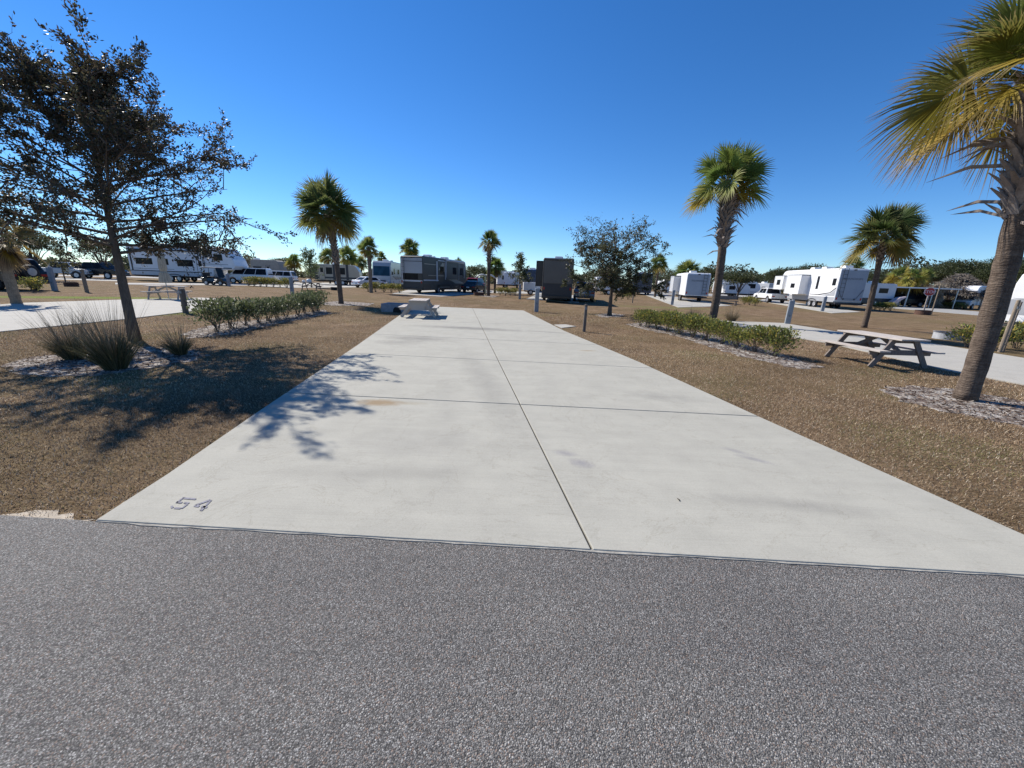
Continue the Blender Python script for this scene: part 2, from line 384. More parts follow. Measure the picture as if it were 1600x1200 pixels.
# ------------------------------------------------------------------ ground, road and pads
GZ = -.03
gm = MB(); gm.add([(-1500, -900, GZ), (1500, -900, GZ), (1500, 1500, GZ), (-1500, 1500, GZ)], [(0, 1, 2, 3)])
g_ = gm.build('ground', M['turf']); g_['kind'] = 'structure'
e0, e1 = G(150, 812), G(1600, 898)
rd = (e1 - e0).normalized()
rng = random.Random(3)
far_edge = [e0 + rd * (t * .16) + Vector((0, rng.uniform(-.006, .006), 0)) for t in range(-300, 420)]
road = [(p.x, p.y) for p in far_edge] + [(90, -4.5), (-60, -4.5)]
sheet('road', [road], -.012, M['asphalt'])

Lp = [G(*p) for p in ((150, 812), (262, 740), (400, 645), (557, 540), (632, 487), (645, 477.5))]
Rp = [G(*p) for p in ((1600, 898), (1600, 835), (1180, 648), (1000, 566), (950, 545), (882, 517), (818, 485))]
Rp[0] = e0 + rd * ((Rp[1].x + .10 - e0.x) / rd.x)
def cross(poly, a, b):
    d = (b - a).xy; nrm = Vector((-d.y, d.x))
    for i in range(len(poly) - 1):
        s0, s1 = nrm.dot((poly[i] - a).xy), nrm.dot((poly[i + 1] - a).xy)
        if s0 * s1 <= 0: return poly[i].lerp(poly[i + 1], s0 / (s0 - s1)), i
    return poly[-1], len(poly) - 2
joints = [(G(600, 621), G(1000, 641)), (G(600, 554), G(1000, 574)), (G(600, 522.5), G(920, 538)), (G(700, 503), G(850, 508))]
Cp = [G(925, 858), G(740, 485)]
Cp[0] = e0 + rd * ((Cp[0].x - e0.x) / rd.x)
rows = [(Lp[0], 0, Rp[0], 0)]
for a, b in joints:
    l, li = cross(Lp, a, b); r, ri = cross(Rp, a, b); rows.append((l, li + 1, r, ri + 1))
rows.append((Lp[-1], len(Lp) - 1, Rp[-1], len(Rp) - 1))
slabs = MB(); gap = .011
def isect(a, b, c, d):
    a, b, c, d = a.xy, b.xy, c.xy, d.xy; u = b - a; v = d - c
    t = ((c.x - a.x) * v.y - (c.y - a.y) * v.x) / (u.x * v.y - u.y * v.x); return Vector((*(a + u * t), 0))
for i in range(len(rows) - 1):
    l0, li0, r0, ri0 = rows[i]; l1, li1, r1, ri1 = rows[i + 1]
    c0 = isect(l0, r0, Cp[0], Cp[1]); c1 = isect(l1, r1, Cp[0], Cp[1])
    left = [l0] + [q for q in Lp[li0 + (1 if i == 0 else 0):li1] if (q - l0).length > .05 and (q - l1).length > .05] + [l1]
    right = [r0] + [q for q in Rp[ri0 + (1 if i == 0 else 0):ri1] if (q - r0).length > .05 and (q - r1).length > .05] + [r1]
    gy = Vector((0, gap, 0)); gx = Vector((.009, 0, 0))
    A = gy if i else Vector(); B = gy if i < len(rows) - 2 else Vector()
    pl = [left[0] + A, c0 + A - gx, c1 - B - gx, left[-1] - B] + left[-2:0:-1]
    pr = [c0 + A + gx, right[0] + A] + right[1:-1] + [right[-1] - B, c1 - B + gx]
    for pp in (pl, pr): slabs.plate([(v.x, v.y) for v in pp], -.09, 0)
pad = slabs.build('concrete_pad', M['concrete'], bevel=.006); pad['kind'] = 'structure'
MAINPAD = [(p.x, p.y) for p in Lp] + [(p.x, p.y) for p in Rp[::-1]]
mb = MB(); mb.plate([(Vector(q) * 1.0)[:] for q in MAINPAD], -.10, -.018)
o = mb.build('joint_bed', M['gasket']); o['kind'] = 'structure'
small_slab = [G(866, 507), G(884, 506.5), G(900, 509.5), G(878, 512)]
sheet('concrete_patch', [small_slab], -.004, M['far_concrete'])
# sloppy mortar lip where the slab meets the road
lip = [e0 + rd * (t * .12) + Vector((0, rng.uniform(.003, .007), 0)) for t in range(0, 60) if (e0 + rd * (t * .12)).x < Rp[0].x]
lip2 = [p - Vector((0, rng.uniform(.012, .028), 0)) for p in lip[::-1]]
sheet('slab_lip', [lip + lip2], -.007, M['slab_side'], .03)

LEFTPAD = [(-13.4, 2.45), (-13.5, 10.1), (-13.45, 13.4), (-13.9, 17.5), (-15.5, 23.2), (-19.6, 24.4), (-21, 21), (-22.1, 17.3), (-21.7, 16.2), (-20.8, 10), (-20.2, 2.6)]
RIGHTPAD = [(11.35, 2.1), (11.05, 8.1), (10.8, 9.4), (11.3, 13.7), (10.8, 15.6), (10.6, 21.5), (14.8, 21.4), (14.9, 18), (15.2, 16.5), (16.0, 14.9), (15.9, 11.8), (17.4, 1.9)]
sheet('neighbour_pad', [LEFTPAD], -.004, M['far_concrete'])
sheet('neighbour_pad', [RIGHTPAD], -.004, M['far_concrete'])
def gpoly(pts): return [G(*p) for p in pts]
far_pads = [
    [(386, 446), (455, 449.5), (598, 448.5), (592, 442), (480, 441.5), (420, 443)],
    [(40, 431.5), (195, 436), (195, 439.5), (40, 435)],
    [(612, 458.5), (690, 463), (745, 459), (740, 450), (650, 450)],
    [(738, 453), (870, 456.5), (870, 459.5), (738, 457)],
    [(822, 467), (905, 473), (900, 461), (840, 459)],
    [(1003, 459), (1030, 459.5), (1145, 477.5), (1060, 480)],
    [(1172, 468), (1205, 467), (1345, 487), (1300, 489)],
]
sheet('far_pads', [gpoly(p) for p in far_pads], -.010, M['far_concrete'], .02)
lane = [[(1000, 455), (1200, 462), (1400, 476), (1620, 494), (1620, 500), (1390, 481), (1200, 466), (1000, 459)],
        [(-20, 427), (200, 431), (420, 439), (600, 446.5), (600, 449), (420, 441), (200, 433), (-20, 429)],
        [(180, 441.5), (390, 443), (390, 446), (180, 444)]]
sheet('campground_lane', [gpoly(p) for p in lane], -.014, M['lane'], .015)

BEDS = [
    [(8, 568), (60, 556), (130, 548), (215, 540), (290, 543), (330, 553), (290, 563), (225, 575), (150, 583), (60, 588), (25, 582)],
    [(285, 520), (330, 507), (420, 497), (505, 483), (516, 489), (440, 503), (360, 521), (300, 527)],
    [(978, 506), (1005, 503), (1110, 522), (1225, 553), (1282, 571), (1250, 575), (1160, 556), (1060, 525), (1000, 512)],
    [(1380, 605), (1420, 602), (1490, 606), (1640, 632), (1640, 672), (1560, 657), (1470, 640), (1400, 624)],
    [(492, 473), (530, 470), (585, 473.5), (575, 477), (520, 477)],
    [(930, 491), (955, 488.5), (975, 491), (968, 495), (940, 495)],
    [(748, 462), (763, 460.5), (780, 462), (772, 464.5)],
]
rb = random.Random(5)
BEDP = [[(v.x, v.y) for v in ragged(gpoly(b), .11, .15, rb)] for b in BEDS]
sheet('mulch_bed', BEDP, -.018, M['mulch'], .02)
sand = [gpoly([(-30, 806), (25, 799), (85, 794), (105, 800), (140, 812), (60, 811), (0, 815), (-40, 818)])]
sheet('sand_verge', [ragged(sand[0], .05, .07, rb)], -.0255, mat('sandy_verge', (.40, .345, .27), 1, .25, 14, bmp=.5, bscale=60), .02)

def in_poly(P, poly):
    x, y = P[:, 0], P[:, 1]; ins = np.zeros(len(P), bool); n = len(poly)
    for i in range(n):
        x0, y0 = poly[i][:2]; x1, y1 = poly[(i + 1) % n][:2]
        if y0 == y1: continue
        c = ((y0 > y) != (y1 > y)) & (x < (x1 - x0) * (y - y0) / (y1 - y0) + x0)
        ins ^= c
    return ins

# ------------------------------------------------------------------ turf blades and mulch chips (nobody could count them)
rs = np.random.default_rng(11)
def unit(a): return a / np.maximum(np.linalg.norm(a, axis=-1, keepdims=True), 1e-9)
def turf():
    parts = []
    for (x0, x1, y0, y1, dens) in ((-7, -2.6, 2.3, 6, 3600), (-13.5, -2.8, 6, 11, 1500), (-14, -3, 11, 24, 420), (3.3, 8, 2.2, 6.5, 3000), (2.4, 12, 6.5, 11, 1400), (1, 12, 11, 24, 420), (-13.5, -7, 2.3, 6, 900), (8, 14, 2.2, 6.5, 900), (-5, 2.5, 24, 34, 90)):
        n = int((x1 - x0) * (y1 - y0) * dens * 1.5); parts.append(np.stack([rs.uniform(x0, x1, n), rs.uniform(y0, y1, n)], 1))
    P = np.concatenate(parts)
    keep = ~in_poly(P, MAINPAD) & ~in_poly(P, LEFTPAD) & ~in_poly(P, RIGHTPAD) & ~in_poly(P, road)
    for b in BEDP: keep &= ~in_poly(P, b) | (rs.random(len(P)) < .05)
    sv = [(v.x, v.y) for v in sand[0]]; keep &= ~in_poly(P, sv) | (rs.random(len(P)) < .35)
    P = P[keep]
    # grass creeping over the slab edges
    for line in (Lp, Rp[1:]):
        for a, b in zip(line, line[1:]):
            m = int((b - a).length * 150); t_ = rs.random((m, 1)); P = np.concatenate([P, np.array([[a.x, a.y]]) * (1 - t_) + np.array([[b.x, b.y]]) * t_ + rs.normal(0, .022, (m, 2))])
    n = len(P)
    d = np.hypot(P[:, 0], P[:, 1])
    L = rs.uniform(.015, .043, n) * (1 + .03 * d); w = .0023 * (1 + .09 * d)
    az = rs.uniform(0, 2 * np.pi, n); el = np.radians(rs.uniform(4, 60, n))
    dirv = np.stack([np.cos(az) * np.cos(el), np.sin(az) * np.cos(el), np.sin(el)], 1)
    side = np.stack([-np.sin(az), np.cos(az), np.zeros(n)], 1) * w[:, None]
    B = np.concatenate([P, np.full((n, 1), GZ - .002)], 1)
    V = np.stack([B - side, B + side, B + dirv * L[:, None]], 1)
    # patches of straw, brown and olive turf
    f = np.sin(P[:, 0] * 1.7 + 1.3 * np.sin(P[:, 1] * 1.1)) + np.sin(P[:, 1] * 2.1 + 1.7 * np.sin(P[:, 0] * .9)) + rs.normal(0, .7, n)
    pal = np.array([[.42, .305, .198], [.30, .205, .125], [.55, .445, .31], [.205, .19, .08], [.165, .11, .07], [.72, .62, .48]])
    k = np.where(f > 1.0, 3, np.where(f < -1.1, 4, 1)); r = rs.random(n)
    k = np.where(r < .22, 0, np.where(r < .36, 2, np.where(r < .40, 5, k)))
    patch = 1 + .16 * np.sin(P[:, 0] * .8 + 2 * np.sin(P[:, 1] * .45)) + .12 * np.sin(P[:, 1] * 1.3 + 1.5 * np.sin(P[:, 0] * .6))
    c = pal[k] * rs.uniform(.7, 1.25, (n, 1)) * patch[:, None]
    o = np_mesh('dry_grass', V.reshape(-1, 3), 3, M['blade'], tint=np.repeat(c, 3, 0))
    tag(o, 'short dry brown grass covering the lots between the concrete pads', 'grass', kind='stuff')
turf()
def chips():
    P = []
    for b, dn in zip(BEDP, (260, 150, 150, 300, 60, 60, 40)):
        a = np.array(b); lo, hi = a.min(0), a.max(0); n = int((hi - lo).prod() * dn)
        q = rs.uniform(lo, hi, (n, 2)); P.append(q[in_poly(q, b)])
    P = np.concatenate(P); n = len(P)
    az = rs.uniform(0, 6.28, n); L = rs.uniform(.012, .04, n); w = rs.uniform(.004, .012, n); t = rs.uniform(-.5, .5, n)
    u = np.stack([np.cos(az), np.sin(az), np.sin(t)], 1) * L[:, None]; s = np.stack([-np.sin(az), np.cos(az), rs.uniform(-.6, .6, n)], 1) * w[:, None]
    C = np.concatenate([P, rs.uniform(-.014, .01, (n, 1))], 1)
    V = np.stack([C - u - s, C + u - s, C + u + s, C - u + s], 1)
    pal = np.array([[.06, .04, .03], [.13, .09, .07], [.24, .18, .14], [.42, .36, .30]])
    c = pal[rs.choice(4, n, p=[.35, .35, .2, .1])] * rs.uniform(.8, 1.2, (n, 1))
    o = np_mesh('wood_chips', V.reshape(-1, 3), 4, M['blade'], tint=np.repeat(c, 4, 0))
    tag(o, 'dark wood chips scattered over the sandy planting beds', 'mulch', kind='stuff')
chips()

def litter():
    n = 420; P = np.stack([rs.uniform(-9, 8, n), rs.uniform(1.5, 14, n)], 1)
    P = np.concatenate([P, np.stack([rs.uniform(-6.5, -1.5, 160), rs.uniform(3.2, 9, 160)], 1)]); n = len(P)
    on = in_poly(P, MAINPAD); road_ = in_poly(P, road); z = np.where(on, .004, np.where(road_, -.009, GZ + .02))
    keep = (~on & ~road_) | (rs.random(n) < .02); P = P[keep]; z = z[keep]; n = len(P)
    az = rs.uniform(0, 6.28, n); L = rs.uniform(.018, .045, n)[:, None]; u = np.stack([np.cos(az), np.sin(az), rs.uniform(0, .35, n)], 1) * L; sd = np.stack([-np.sin(az), np.cos(az), rs.uniform(0, .4, n)], 1) * L * .4
    C = np.concatenate([P, z[:, None]], 1); V = np.stack([C, C + u * .5 + sd, C + u, C + u * .5 - sd], 1)
    c = np.array([[.10, .06, .035], [.17, .11, .06], [.06, .045, .03], [.30, .23, .14]])[rs.choice(4, n)]
    o = np_mesh('fallen_leaves', V.reshape(-1, 3), 4, M['blade'], tint=np.repeat(c, 4, 0))
    tag(o, 'small brown fallen leaves scattered over slab, lawn and road', 'leaves', kind='stuff')
litter()

# painted site number on the slab
def bil(c, u, v):
    a = c[0].lerp(c[1], u); b = c[2].lerp(c[3], u); return a.lerp(b, v)
def stroke(mb, cell, pts, w=.13):
    for (u0, v0), (u1, v1) in zip(pts, pts[1:]):
        d = Vector((u1 - u0, v1 - v0)); d.normalize(); nn = Vector((-d.y, d.x)) * w / 2
        q = [bil(cell, u0 - nn.x, v0 - nn.y), bil(cell, u1 - nn.x, v1 - nn.y), bil(cell, u1 + nn.x, v1 + nn.y), bil(cell, u0 + nn.x, v0 + nn.y)]
        mb.add([(p.x, p.y, .004) for p in q], [(0, 1, 2, 3)])
mb = MB()
c5 = [G(262, 795), G(284, 796.5), G(286, 777), G(308, 779)]; c4 = [G(296, 796), G(318, 799), G(315, 780), G(334, 782)]
stroke(mb, c5, [(.10, .92), (1.0, .92)]); stroke(mb, c5, [(.08, .98), (.08, .50)]); stroke(mb, c5, [(.0, .54), (.42, .54)])
stroke(mb, c5, [(.56, .54), (.92, .54)]); stroke(mb, c5, [(.90, .46), (.90, .08)]); stroke(mb, c5, [(.84, .08), (.40, .08)]); stroke(mb, c5, [(.26, .08), (.05, .2)])
stroke(mb, c4, [(.72, 1.0), (.10, .40)], .17); stroke(mb, c4, [(.05, .34), (.42, .34)], .17); stroke(mb, c4, [(.80, 1.0), (.80, .5)], .15); stroke(mb, c4, [(.80, .42), (.80, .0)], .2); stroke(mb, c4, [(.58, .34), (1.0, .34)], .17)
o = mb.build('site_number', M['paint54']); o['kind'] = 'structure'

# ------------------------------------------------------------------ vegetation builders
def leaves(name, C, Dv, L, W_, cols, m, parent, rng):
    n = len(C); u = unit(Dv + rng.normal(0, .55, (n, 3))); w = unit(np.cross(u, rng.normal(0, 1, (n, 3))))
    L = L[:, None]; W_ = W_[:, None]
    V = np.stack([C, C + u * L * .5 + w * W_, C + u * L, C + u * L * .5 - w * W_], 1)
    return np_mesh(name, V.reshape(-1, 3), 4, m, parent, np.repeat(cols, 4, 0))
def pick(rng, pal, n, p=None, v=.2):
    return np.array(pal)[rng.choice(len(pal), n, p=p)] * rng.uniform(1 - v, 1 + v, (n, 1))
OAK = [(.052, .054, .030), (.068, .068, .036), (.095, .082, .050), (.12, .080, .056), (.045, .042, .027)]
def broad_tree(root, H, tr, z0, rad, seed, wide=0.0, nlimb=34, nsub=7, ntwig=5, nleaf=18, ls=.055, pal=OAK, p=None, upw=.5, density=lambda h: 1.0, droop=.25, low_el=5, top_el=60, lean=(0, 0), bare=0.0):
    """trunk, limbs, twigs and leaves; rad(h) = reach of limbs at relative height h"""
    rng = np.random.default_rng(seed); pr = random.Random(seed)
    tp = []
    for i in range(9):
        t = i / 8; tp.append(Vector((lean[0] * t + .05 * H * .12 * math.sin(3.1 * t + seed), lean[1] * t + .05 * H * .12 * math.sin(2.3 * t + 2 * seed) * t, H * .94 * t - .05)))
    trad = [tr * (1.25 if i == 0 else 1) * (1 - .86 * (i / 8) ** 1.1) for i in range(9)]
    tk = MB(); tk.tube(tp, trad, 10); tko = tk.build('trunk', M['bark'], root, smooth=True)
    br = MB(); tw = br; LC, LD = [], []
    def tpos(h):
        f = max(0, min(7.999, h / (H * .94) * 8)); i = int(f); return tp[i].lerp(tp[i + 1], f - i)
    for k in range(nlimb):
        h = z0 + (H * .93 - z0) * ((k + pr.random() * .8) / nlimb); rel = (h - z0) / (H - z0)
        az = k * 2.39996 + pr.uniform(-.4, .4); el = math.radians(low_el + (top_el - low_el) * rel + pr.uniform(-10, 12))
        L = max(.25, rad(rel) * pr.uniform(.78, 1.12) * (1 - wide + 1.45 * wide * abs(math.cos(az)))); r0 = max(.008, tr * .34 * (1 - .7 * rel) * min(1, L / 1.5 + .2))
        p_ = tpos(h); d = Vector((math.cos(az) * math.cos(el), math.sin(az) * math.cos(el), math.sin(el)))
        pts = [p_]; ns = 6
        for s in range(ns):
            d = (d + Vector((pr.uniform(-.16, .16), pr.uniform(-.16, .16), pr.uniform(-.1, .14) * upw - droop * .12))).normalized()
            pts.append(pts[-1] + d * L / ns)
        lk = pr.choice((.5, .9, 1.2, 1.5))
        br.tube(pts, [r0 * (1 - .8 * i / ns) for i in range(ns + 1)], 5, False)
        for j in range(nsub):
            f = .18 + .82 * (j + pr.random() * .9) / nsub; f = min(f, .99); x = f * ns; i = int(x)
            q = pts[i].lerp(pts[i + 1], x - i); ld = (pts[i + 1] - pts[i]).normalized()
            sd = (ld * .55 + Vector((pr.gauss(0, .6), pr.gauss(0, .6), pr.gauss(.12, .42)))).normalized()
            sl_ = L * (.40 - .16 * f) * pr.uniform(.6, 1.25) + .08
            sp = [q]
            for s in range(3):
                sd = (sd + Vector((pr.uniform(-.25, .25), pr.uniform(-.25, .25), pr.uniform(-.2, .2)))).normalized(); sp.append(sp[-1] + sd * sl_ / 3)
            tw.tube(sp, [r0 * .35 + .002, r0 * .25 + .002, r0 * .16 + .0015, .0015], 4, False)
            for t in range(ntwig):
                g = pr.uniform(.15, 1) * 2.99; i2 = int(g); a = sp[i2].lerp(sp[i2 + 1], g - i2)
                td = (sd + Vector((pr.gauss(0, .7), pr.gauss(0, .7), pr.gauss(.05, .5)))).normalized(); tl = sl_ * .42 * pr.uniform(.5, 1.2) + .05
                b = a + td * tl
                tw.tube([a, b], [.003, .0015], 3, False)
                if pr.random() < bare * (.25 + rel): continue
                nl = int(nleaf * density(rel) * lk * pr.uniform(.5, 1.3))
                if nl < 1: continue
                tt = rng.uniform(0.05, 1.08, (nl, 1)); A = np.array(a); Bv = np.array(b)
                LC.append(A + (Bv - A) * tt + rng.normal(0, ls * .45, (nl, 3))); LD.append(np.repeat(np.array(td)[None], nl, 0))
    br.build('branches', M['bark'], root, smooth=True)
    C = np.concatenate(LC); Dv = np.concatenate(LD); n = len(C)
    return leaves('crown', C, Dv, rng.uniform(.7, 1.35, n) * ls, rng.uniform(.2, .32, n) * ls, pick(rng, pal, n, p, .3), M['leaf'], root, rng)
def clump_tree(root, H, tr, z0, R, seed, n=2600, ls=.32, pal=OAK, flat=.75, nb=16):
    """far tree: trunk, limbs, and leaf sprays gathered in uneven billows"""
    rng = np.random.default_rng(seed); pr = random.Random(seed); mb = MB()
    mb.tube([(0, 0, -.05), (.04 * H * pr.uniform(-1, 1), 0, z0), (.05 * H * pr.uniform(-1, 1), 0, H * .6)], [tr, tr * .75, tr * .4], 7)
    cs = []
    for k in range(nb):
        a = k * 2.4 + pr.uniform(-.5, .5); rr = R * math.sqrt((k + .5) / nb) * pr.uniform(.65, 1.0); top = math.sqrt(max(.05, 1 - (rr / R) ** 2))
        z = z0 + (H - z0) * (.35 + .5 * top * pr.uniform(.6, 1.05)); cs.append((rr * math.cos(a), rr * math.sin(a), z, R * pr.uniform(.22, .42)))
        mb.tube([(0, 0, z0 * .9), (rr * math.cos(a) * .5, rr * math.sin(a) * .5, z0 + (z - z0) * .6), (rr * math.cos(a), rr * math.sin(a), z)], [tr * .35, tr * .22, tr * .06], 5, False)
    mb.build('trunk', M['bark'], root, smooth=True)
    cs = np.array(cs); i = rng.integers(0, len(cs), n); v = unit(rng.normal(0, 1, (n, 3))); rr = rng.uniform(.25, 1, (n, 1)) ** .5 * rng.uniform(.75, 1.15, (n, 1))
    C = cs[i, :3] + v * rr * cs[i, 3:4] * np.array([1, 1, flat])
    C[:, 2] = np.maximum(C[:, 2], z0 * .55)
    return leaves('crown', C, v + np.array([0, 0, .3]), rng.uniform(.6, 1.4, n) * ls, rng.uniform(.18, .34, n) * ls, pick(rng, pal, n, None, .3), M['leaf'], root, rng)
def shrub(root, w, h, seed, n=1100, ls=.055, pal=None, p=None, stem_h=.25, gap=0.0):
    rng = np.random.default_rng(seed); pr = random.Random(seed); mb = MB(); tips = []
    for k in range(11):
        a = pr.uniform(0, 6.28); r = w / 2 * pr.uniform(.15, .85); q = Vector((r * math.cos(a), r * math.sin(a), h * pr.uniform(.55, .92)))
        b = Vector((pr.uniform(-.08, .08), pr.uniform(-.08, .08), -.04)); mid = b.lerp(q, .5) + Vector((pr.uniform(-.05, .05), pr.uniform(-.05, .05), .03))
        mb.tube([b, mid, q], [.011, .008, .004], 4, False); tips.append(q)
        for t in range(3):
            x = mid.lerp(q, pr.random()); y = x + Vector((pr.gauss(0, .1), pr.gauss(0, .1), pr.uniform(.02, .16))); mb.tube([x, y], [.005, .002], 3, False); tips.append(y)
    mb.build('stems', M['twig'], root)
    T = np.array([tuple(t) for t in tips]); i = rng.integers(0, len(T), n)
    off = rng.normal(0, 1, (n, 3)) * np.array([w * .14, w * .14, h * .15])
    C = T[i] + off; C[:, 2] = np.clip(C[:, 2], h * stem_h * rng.uniform(.7, 1.3, n), h * (1 + rng.uniform(-.06, .06, n)))
    C[:, 0] = np.clip(C[:, 0], -w * .56, w * .56); C[:, 1] = np.clip(C[:, 1], -w * .56, w * .56)
    v = unit(C - np.array([0, 0, h * .35])) + np.array([0, 0, .5])
    return leaves('foliage', C, v, rng.uniform(.7, 1.4, n) * ls, rng.uniform(.22, .34, n) * ls, pick(rng, pal, n, p, .22), M['leaf'], root, rng)
def grass_clump(root, r, h, seed, n=900, lean=(-.25, 0), pal=((.11, .10, .045), (.16, .14, .07), (.075, .07, .03), (.23, .19, .11)), stalks=160):
    rng = np.random.default_rng(seed)
    def ribbons(n, hh, el0, el1, wd, cols, curve):
        a = rng.uniform(0, 6.283, n); rr = r * np.sqrt(rng.random(n)) * .55; el = np.radians(rng.uniform(el0, el1, n)); L = hh * rng.uniform(.55, 1.08, n)
        B = np.stack([rr * np.cos(a), rr * np.sin(a), np.full(n, -.04)], 1)
        d = np.stack([np.cos(a) * np.cos(el), np.sin(a) * np.cos(el), np.sin(el)], 1); d = unit(d + np.array([lean[0], lean[1], 0]))
        s = unit(np.cross(d, rng.normal(0, 1, (n, 3)))) * wd
        ts = [0, .35, .7, 1.0]; P = [B + d * (L * t)[:, None] + np.stack([np.cos(a) * curve * L * t * t * .35, np.sin(a) * curve * L * t * t * .35, -curve * L * t ** 2.2 * .45], 1) for t in ts]
        wds = [.9, 1, .7, .12]; Q = []
        for k in range(3):
            Q.append(np.stack([P[k] - s * wds[k], P[k] + s * wds[k], P[k + 1] + s * wds[k + 1], P[k + 1] - s * wds[k + 1]], 1))
        return np.concatenate(Q).reshape(-1, 3), np.repeat(np.tile(cols, (3, 1)), 4, 0)
    V, c = ribbons(n, h * .70, 58, 89, .0032, pick(rng, pal, n), .4)
    np_mesh('blades', V, 4, M['blade'], root, c)
    V, c = ribbons(stalks, h * 1.15, 66, 88, .0028, pick(rng, [(.26, .20, .12), (.20, .15, .09), (.32, .26, .18)], stalks), .15)
    np_mesh('seed_stalks', V, 4, M['blade'], root, c)
GREEN = ((.13, .195, .04), (.17, .225, .05), (.095, .15, .035), (.21, .235, .06))
def palm(root, H, R, tr, seed, nf=34, nl=36, hang=1.0, boots=None, tip=.35, dead=4, lean=(0, 0), bark='palmbark', el=(-48, 86), yellow=.35, pet=.42, stubs=0, trunkflare=1.15, boot_len=.3, pal=GREEN, boot_n=7):
    rng = np.random.default_rng(seed); pr = random.Random(seed)
    def tpos(z):
        t = z / H; return Vector((lean[0] * t * t, lean[1] * t * t, z))
    tk = MB(); k = 34
    tk.tube([tpos(H * i / k) - Vector((0, 0, .06 if i == 0 else 0)) for i in range(k + 1)], [tr * (trunkflare if i == 0 else 1.04 if i == 1 else 1 + .025 * math.sin(i * 2.1 + seed) + pr.uniform(-.03, .03)) for i in range(k + 1)], 16)
    tk.v = [(x + pr.gauss(0, tr * .022), y + pr.gauss(0, tr * .022), z) for x, y, z in tk.v]
    tk.build('trunk', M[bark], root, smooth=True)
    top = tpos(H)
    if boots:
        bt = MB(); z0, z1 = boots; nb = max(8, int((z1 - z0) / (.11 if tr > .1 else .1) * boot_n * .55))
        for i in range(nb):
            t = (i + .5) / nb; z = z0 + (z1 - z0) * t; a = i * 2.39996; c = tpos(z); out = Vector((math.cos(a), math.sin(a), 0)); s = Vector((-out.y, out.x, 0))
            e = math.radians(pr.uniform(38, 66)); L = boot_len * pr.uniform(.7, 1.25); d = out * math.cos(e) + Vector((0, 0, math.sin(e)))
            w = tr * .55; b0 = c + out * tr * .82; mid = b0 + d * L * .55; tipp = b0 + d * L + out * L * .18 * pr.uniform(.2, 1.6)
            nrm = d.cross(s).normalized() * .018
            V = [b0 - s * w + nrm, b0 + s * w + nrm, b0 + s * w - nrm, b0 - s * w - nrm, mid - s * w * .62 + nrm, mid + s * w * .62 + nrm, mid + s * w * .62 - nrm, mid - s * w * .62 - nrm, tipp - s * w * .3, tipp + s * w * .3]
            bt.add(V, [(0, 1, 5, 4), (1, 2, 6, 5), (2, 3, 7, 6), (3, 0, 4, 7), (4, 5, 9, 8), (7, 6, 9, 8), (5, 6, 9), (4, 7, 8)])
        for i in range(stubs):
            a = i * 2.1 + pr.uniform(-.4, .4); z = z0 + (z1 - z0) * pr.uniform(-.05, .75); c = tpos(z); out = Vector((math.cos(a), math.sin(a), 0)); s = Vector((-out.y, out.x, 0))
            L = boot_len * pr.uniform(1.8, 3.0); b0 = c + out * tr * .8; e = pr.uniform(-.5, .45)
            p1 = b0 + (out * math.cos(e) + Vector((0, 0, math.sin(e)))) * L * .5; p2 = p1 + (out * math.cos(e - .45) + Vector((0, 0, math.sin(e - .45)))) * L * .5; w = tr * .34
            up = Vector((0, 0, .022))
            V = [b0 - s * w + up, b0 + s * w + up, b0 + s * w - up, b0 - s * w - up, p1 - s * w * .7 + up, p1 + s * w * .7 + up, p1 + s * w * .7 - up, p1 - s * w * .7 - up, p2 - s * w * .15, p2 + s * w * .15]
            bt.add(V, [(0, 1, 5, 4), (1, 2, 6, 5), (2, 3, 7, 6), (3, 0, 4, 7), (4, 5, 9, 8), (7, 6, 9, 8), (5, 6, 9), (4, 7, 8)])
        bt.build('leaf_bases', M['boot'], root)
    def fronds(n, els, age0, name, brown=False, scale=1.0):
        VV, CC = [], []; pt = MB()
        for i in range(n):
            t = (i + .5) / n; az = i * 2.39996 + pr.uniform(-.25, .25); e = math.radians(els[0] + (els[1] - els[0]) * t ** .8 + pr.uniform(-7, 7))
            d = np.array([math.cos(az) * math.cos(e), math.sin(az) * math.cos(e), math.sin(e)]); pl = R * pet * pr.uniform(.8, 1.12) * scale; bl = R * (1 - pet) * pr.uniform(.92, 1.2) * scale
            pl *= pr.uniform(.55, 1.1); c0 = np.array(top) + d * tr * .4; dn = np.array([0, 0, -1.0])
            hub = c0 + d * pl + dn * pl * .16 * math.cos(e); mid = c0 + d * pl * .5 + dn * pl * .03
            pt.tube([tuple(c0), tuple(mid), tuple(hub)], [tr * .10 + .008, .014, .008], 4, False)
            d2 = unit(d + dn * (pr.uniform(.25, .95) + (.6 if brown else 0)) * (max(0, math.cos(e)) + .1)); s = np.cross(d2, [0, 0, 1.0]); s = s / max(np.linalg.norm(s), 1e-4); nn = np.cross(s, d2); ro = pr.gauss(0, .75); s, nn = s * math.cos(ro) + nn * math.sin(ro), nn * math.cos(ro) - s * math.sin(ro)
            a = np.linspace(-1.9, 1.9, nl) + rng.normal(0, .02, nl)
            # the costa runs on into the blade: outer leaflets start further along it
            hubs = hub + d2 * (bl * .28 * np.clip(np.cos(a), 0, 1))[:, None] + dn * (bl * .05 * np.clip(np.cos(a), 0, 1))[:, None]
            dv = unit(np.cos(a)[:, None] * d2 + np.sin(a)[:, None] * s + nn * (.10 + .22 * np.abs(np.sin(a)))[:, None])
            l = bl * (.50 + .32 * np.cos(a / 2.2)) * rng.uniform(.9, 1.08, nl)
            dr = (.14 + .42 * max(0, .5 - t)) * rng.uniform(.7, 1.35, nl) * (1.6 if brown else 1) * hang
            ts = np.array([0.02, .34, .68, 1.0]); P = [hubs + dv * (l * x)[:, None] + dn * (l * dr * x ** 2.4)[:, None] for x in ts]
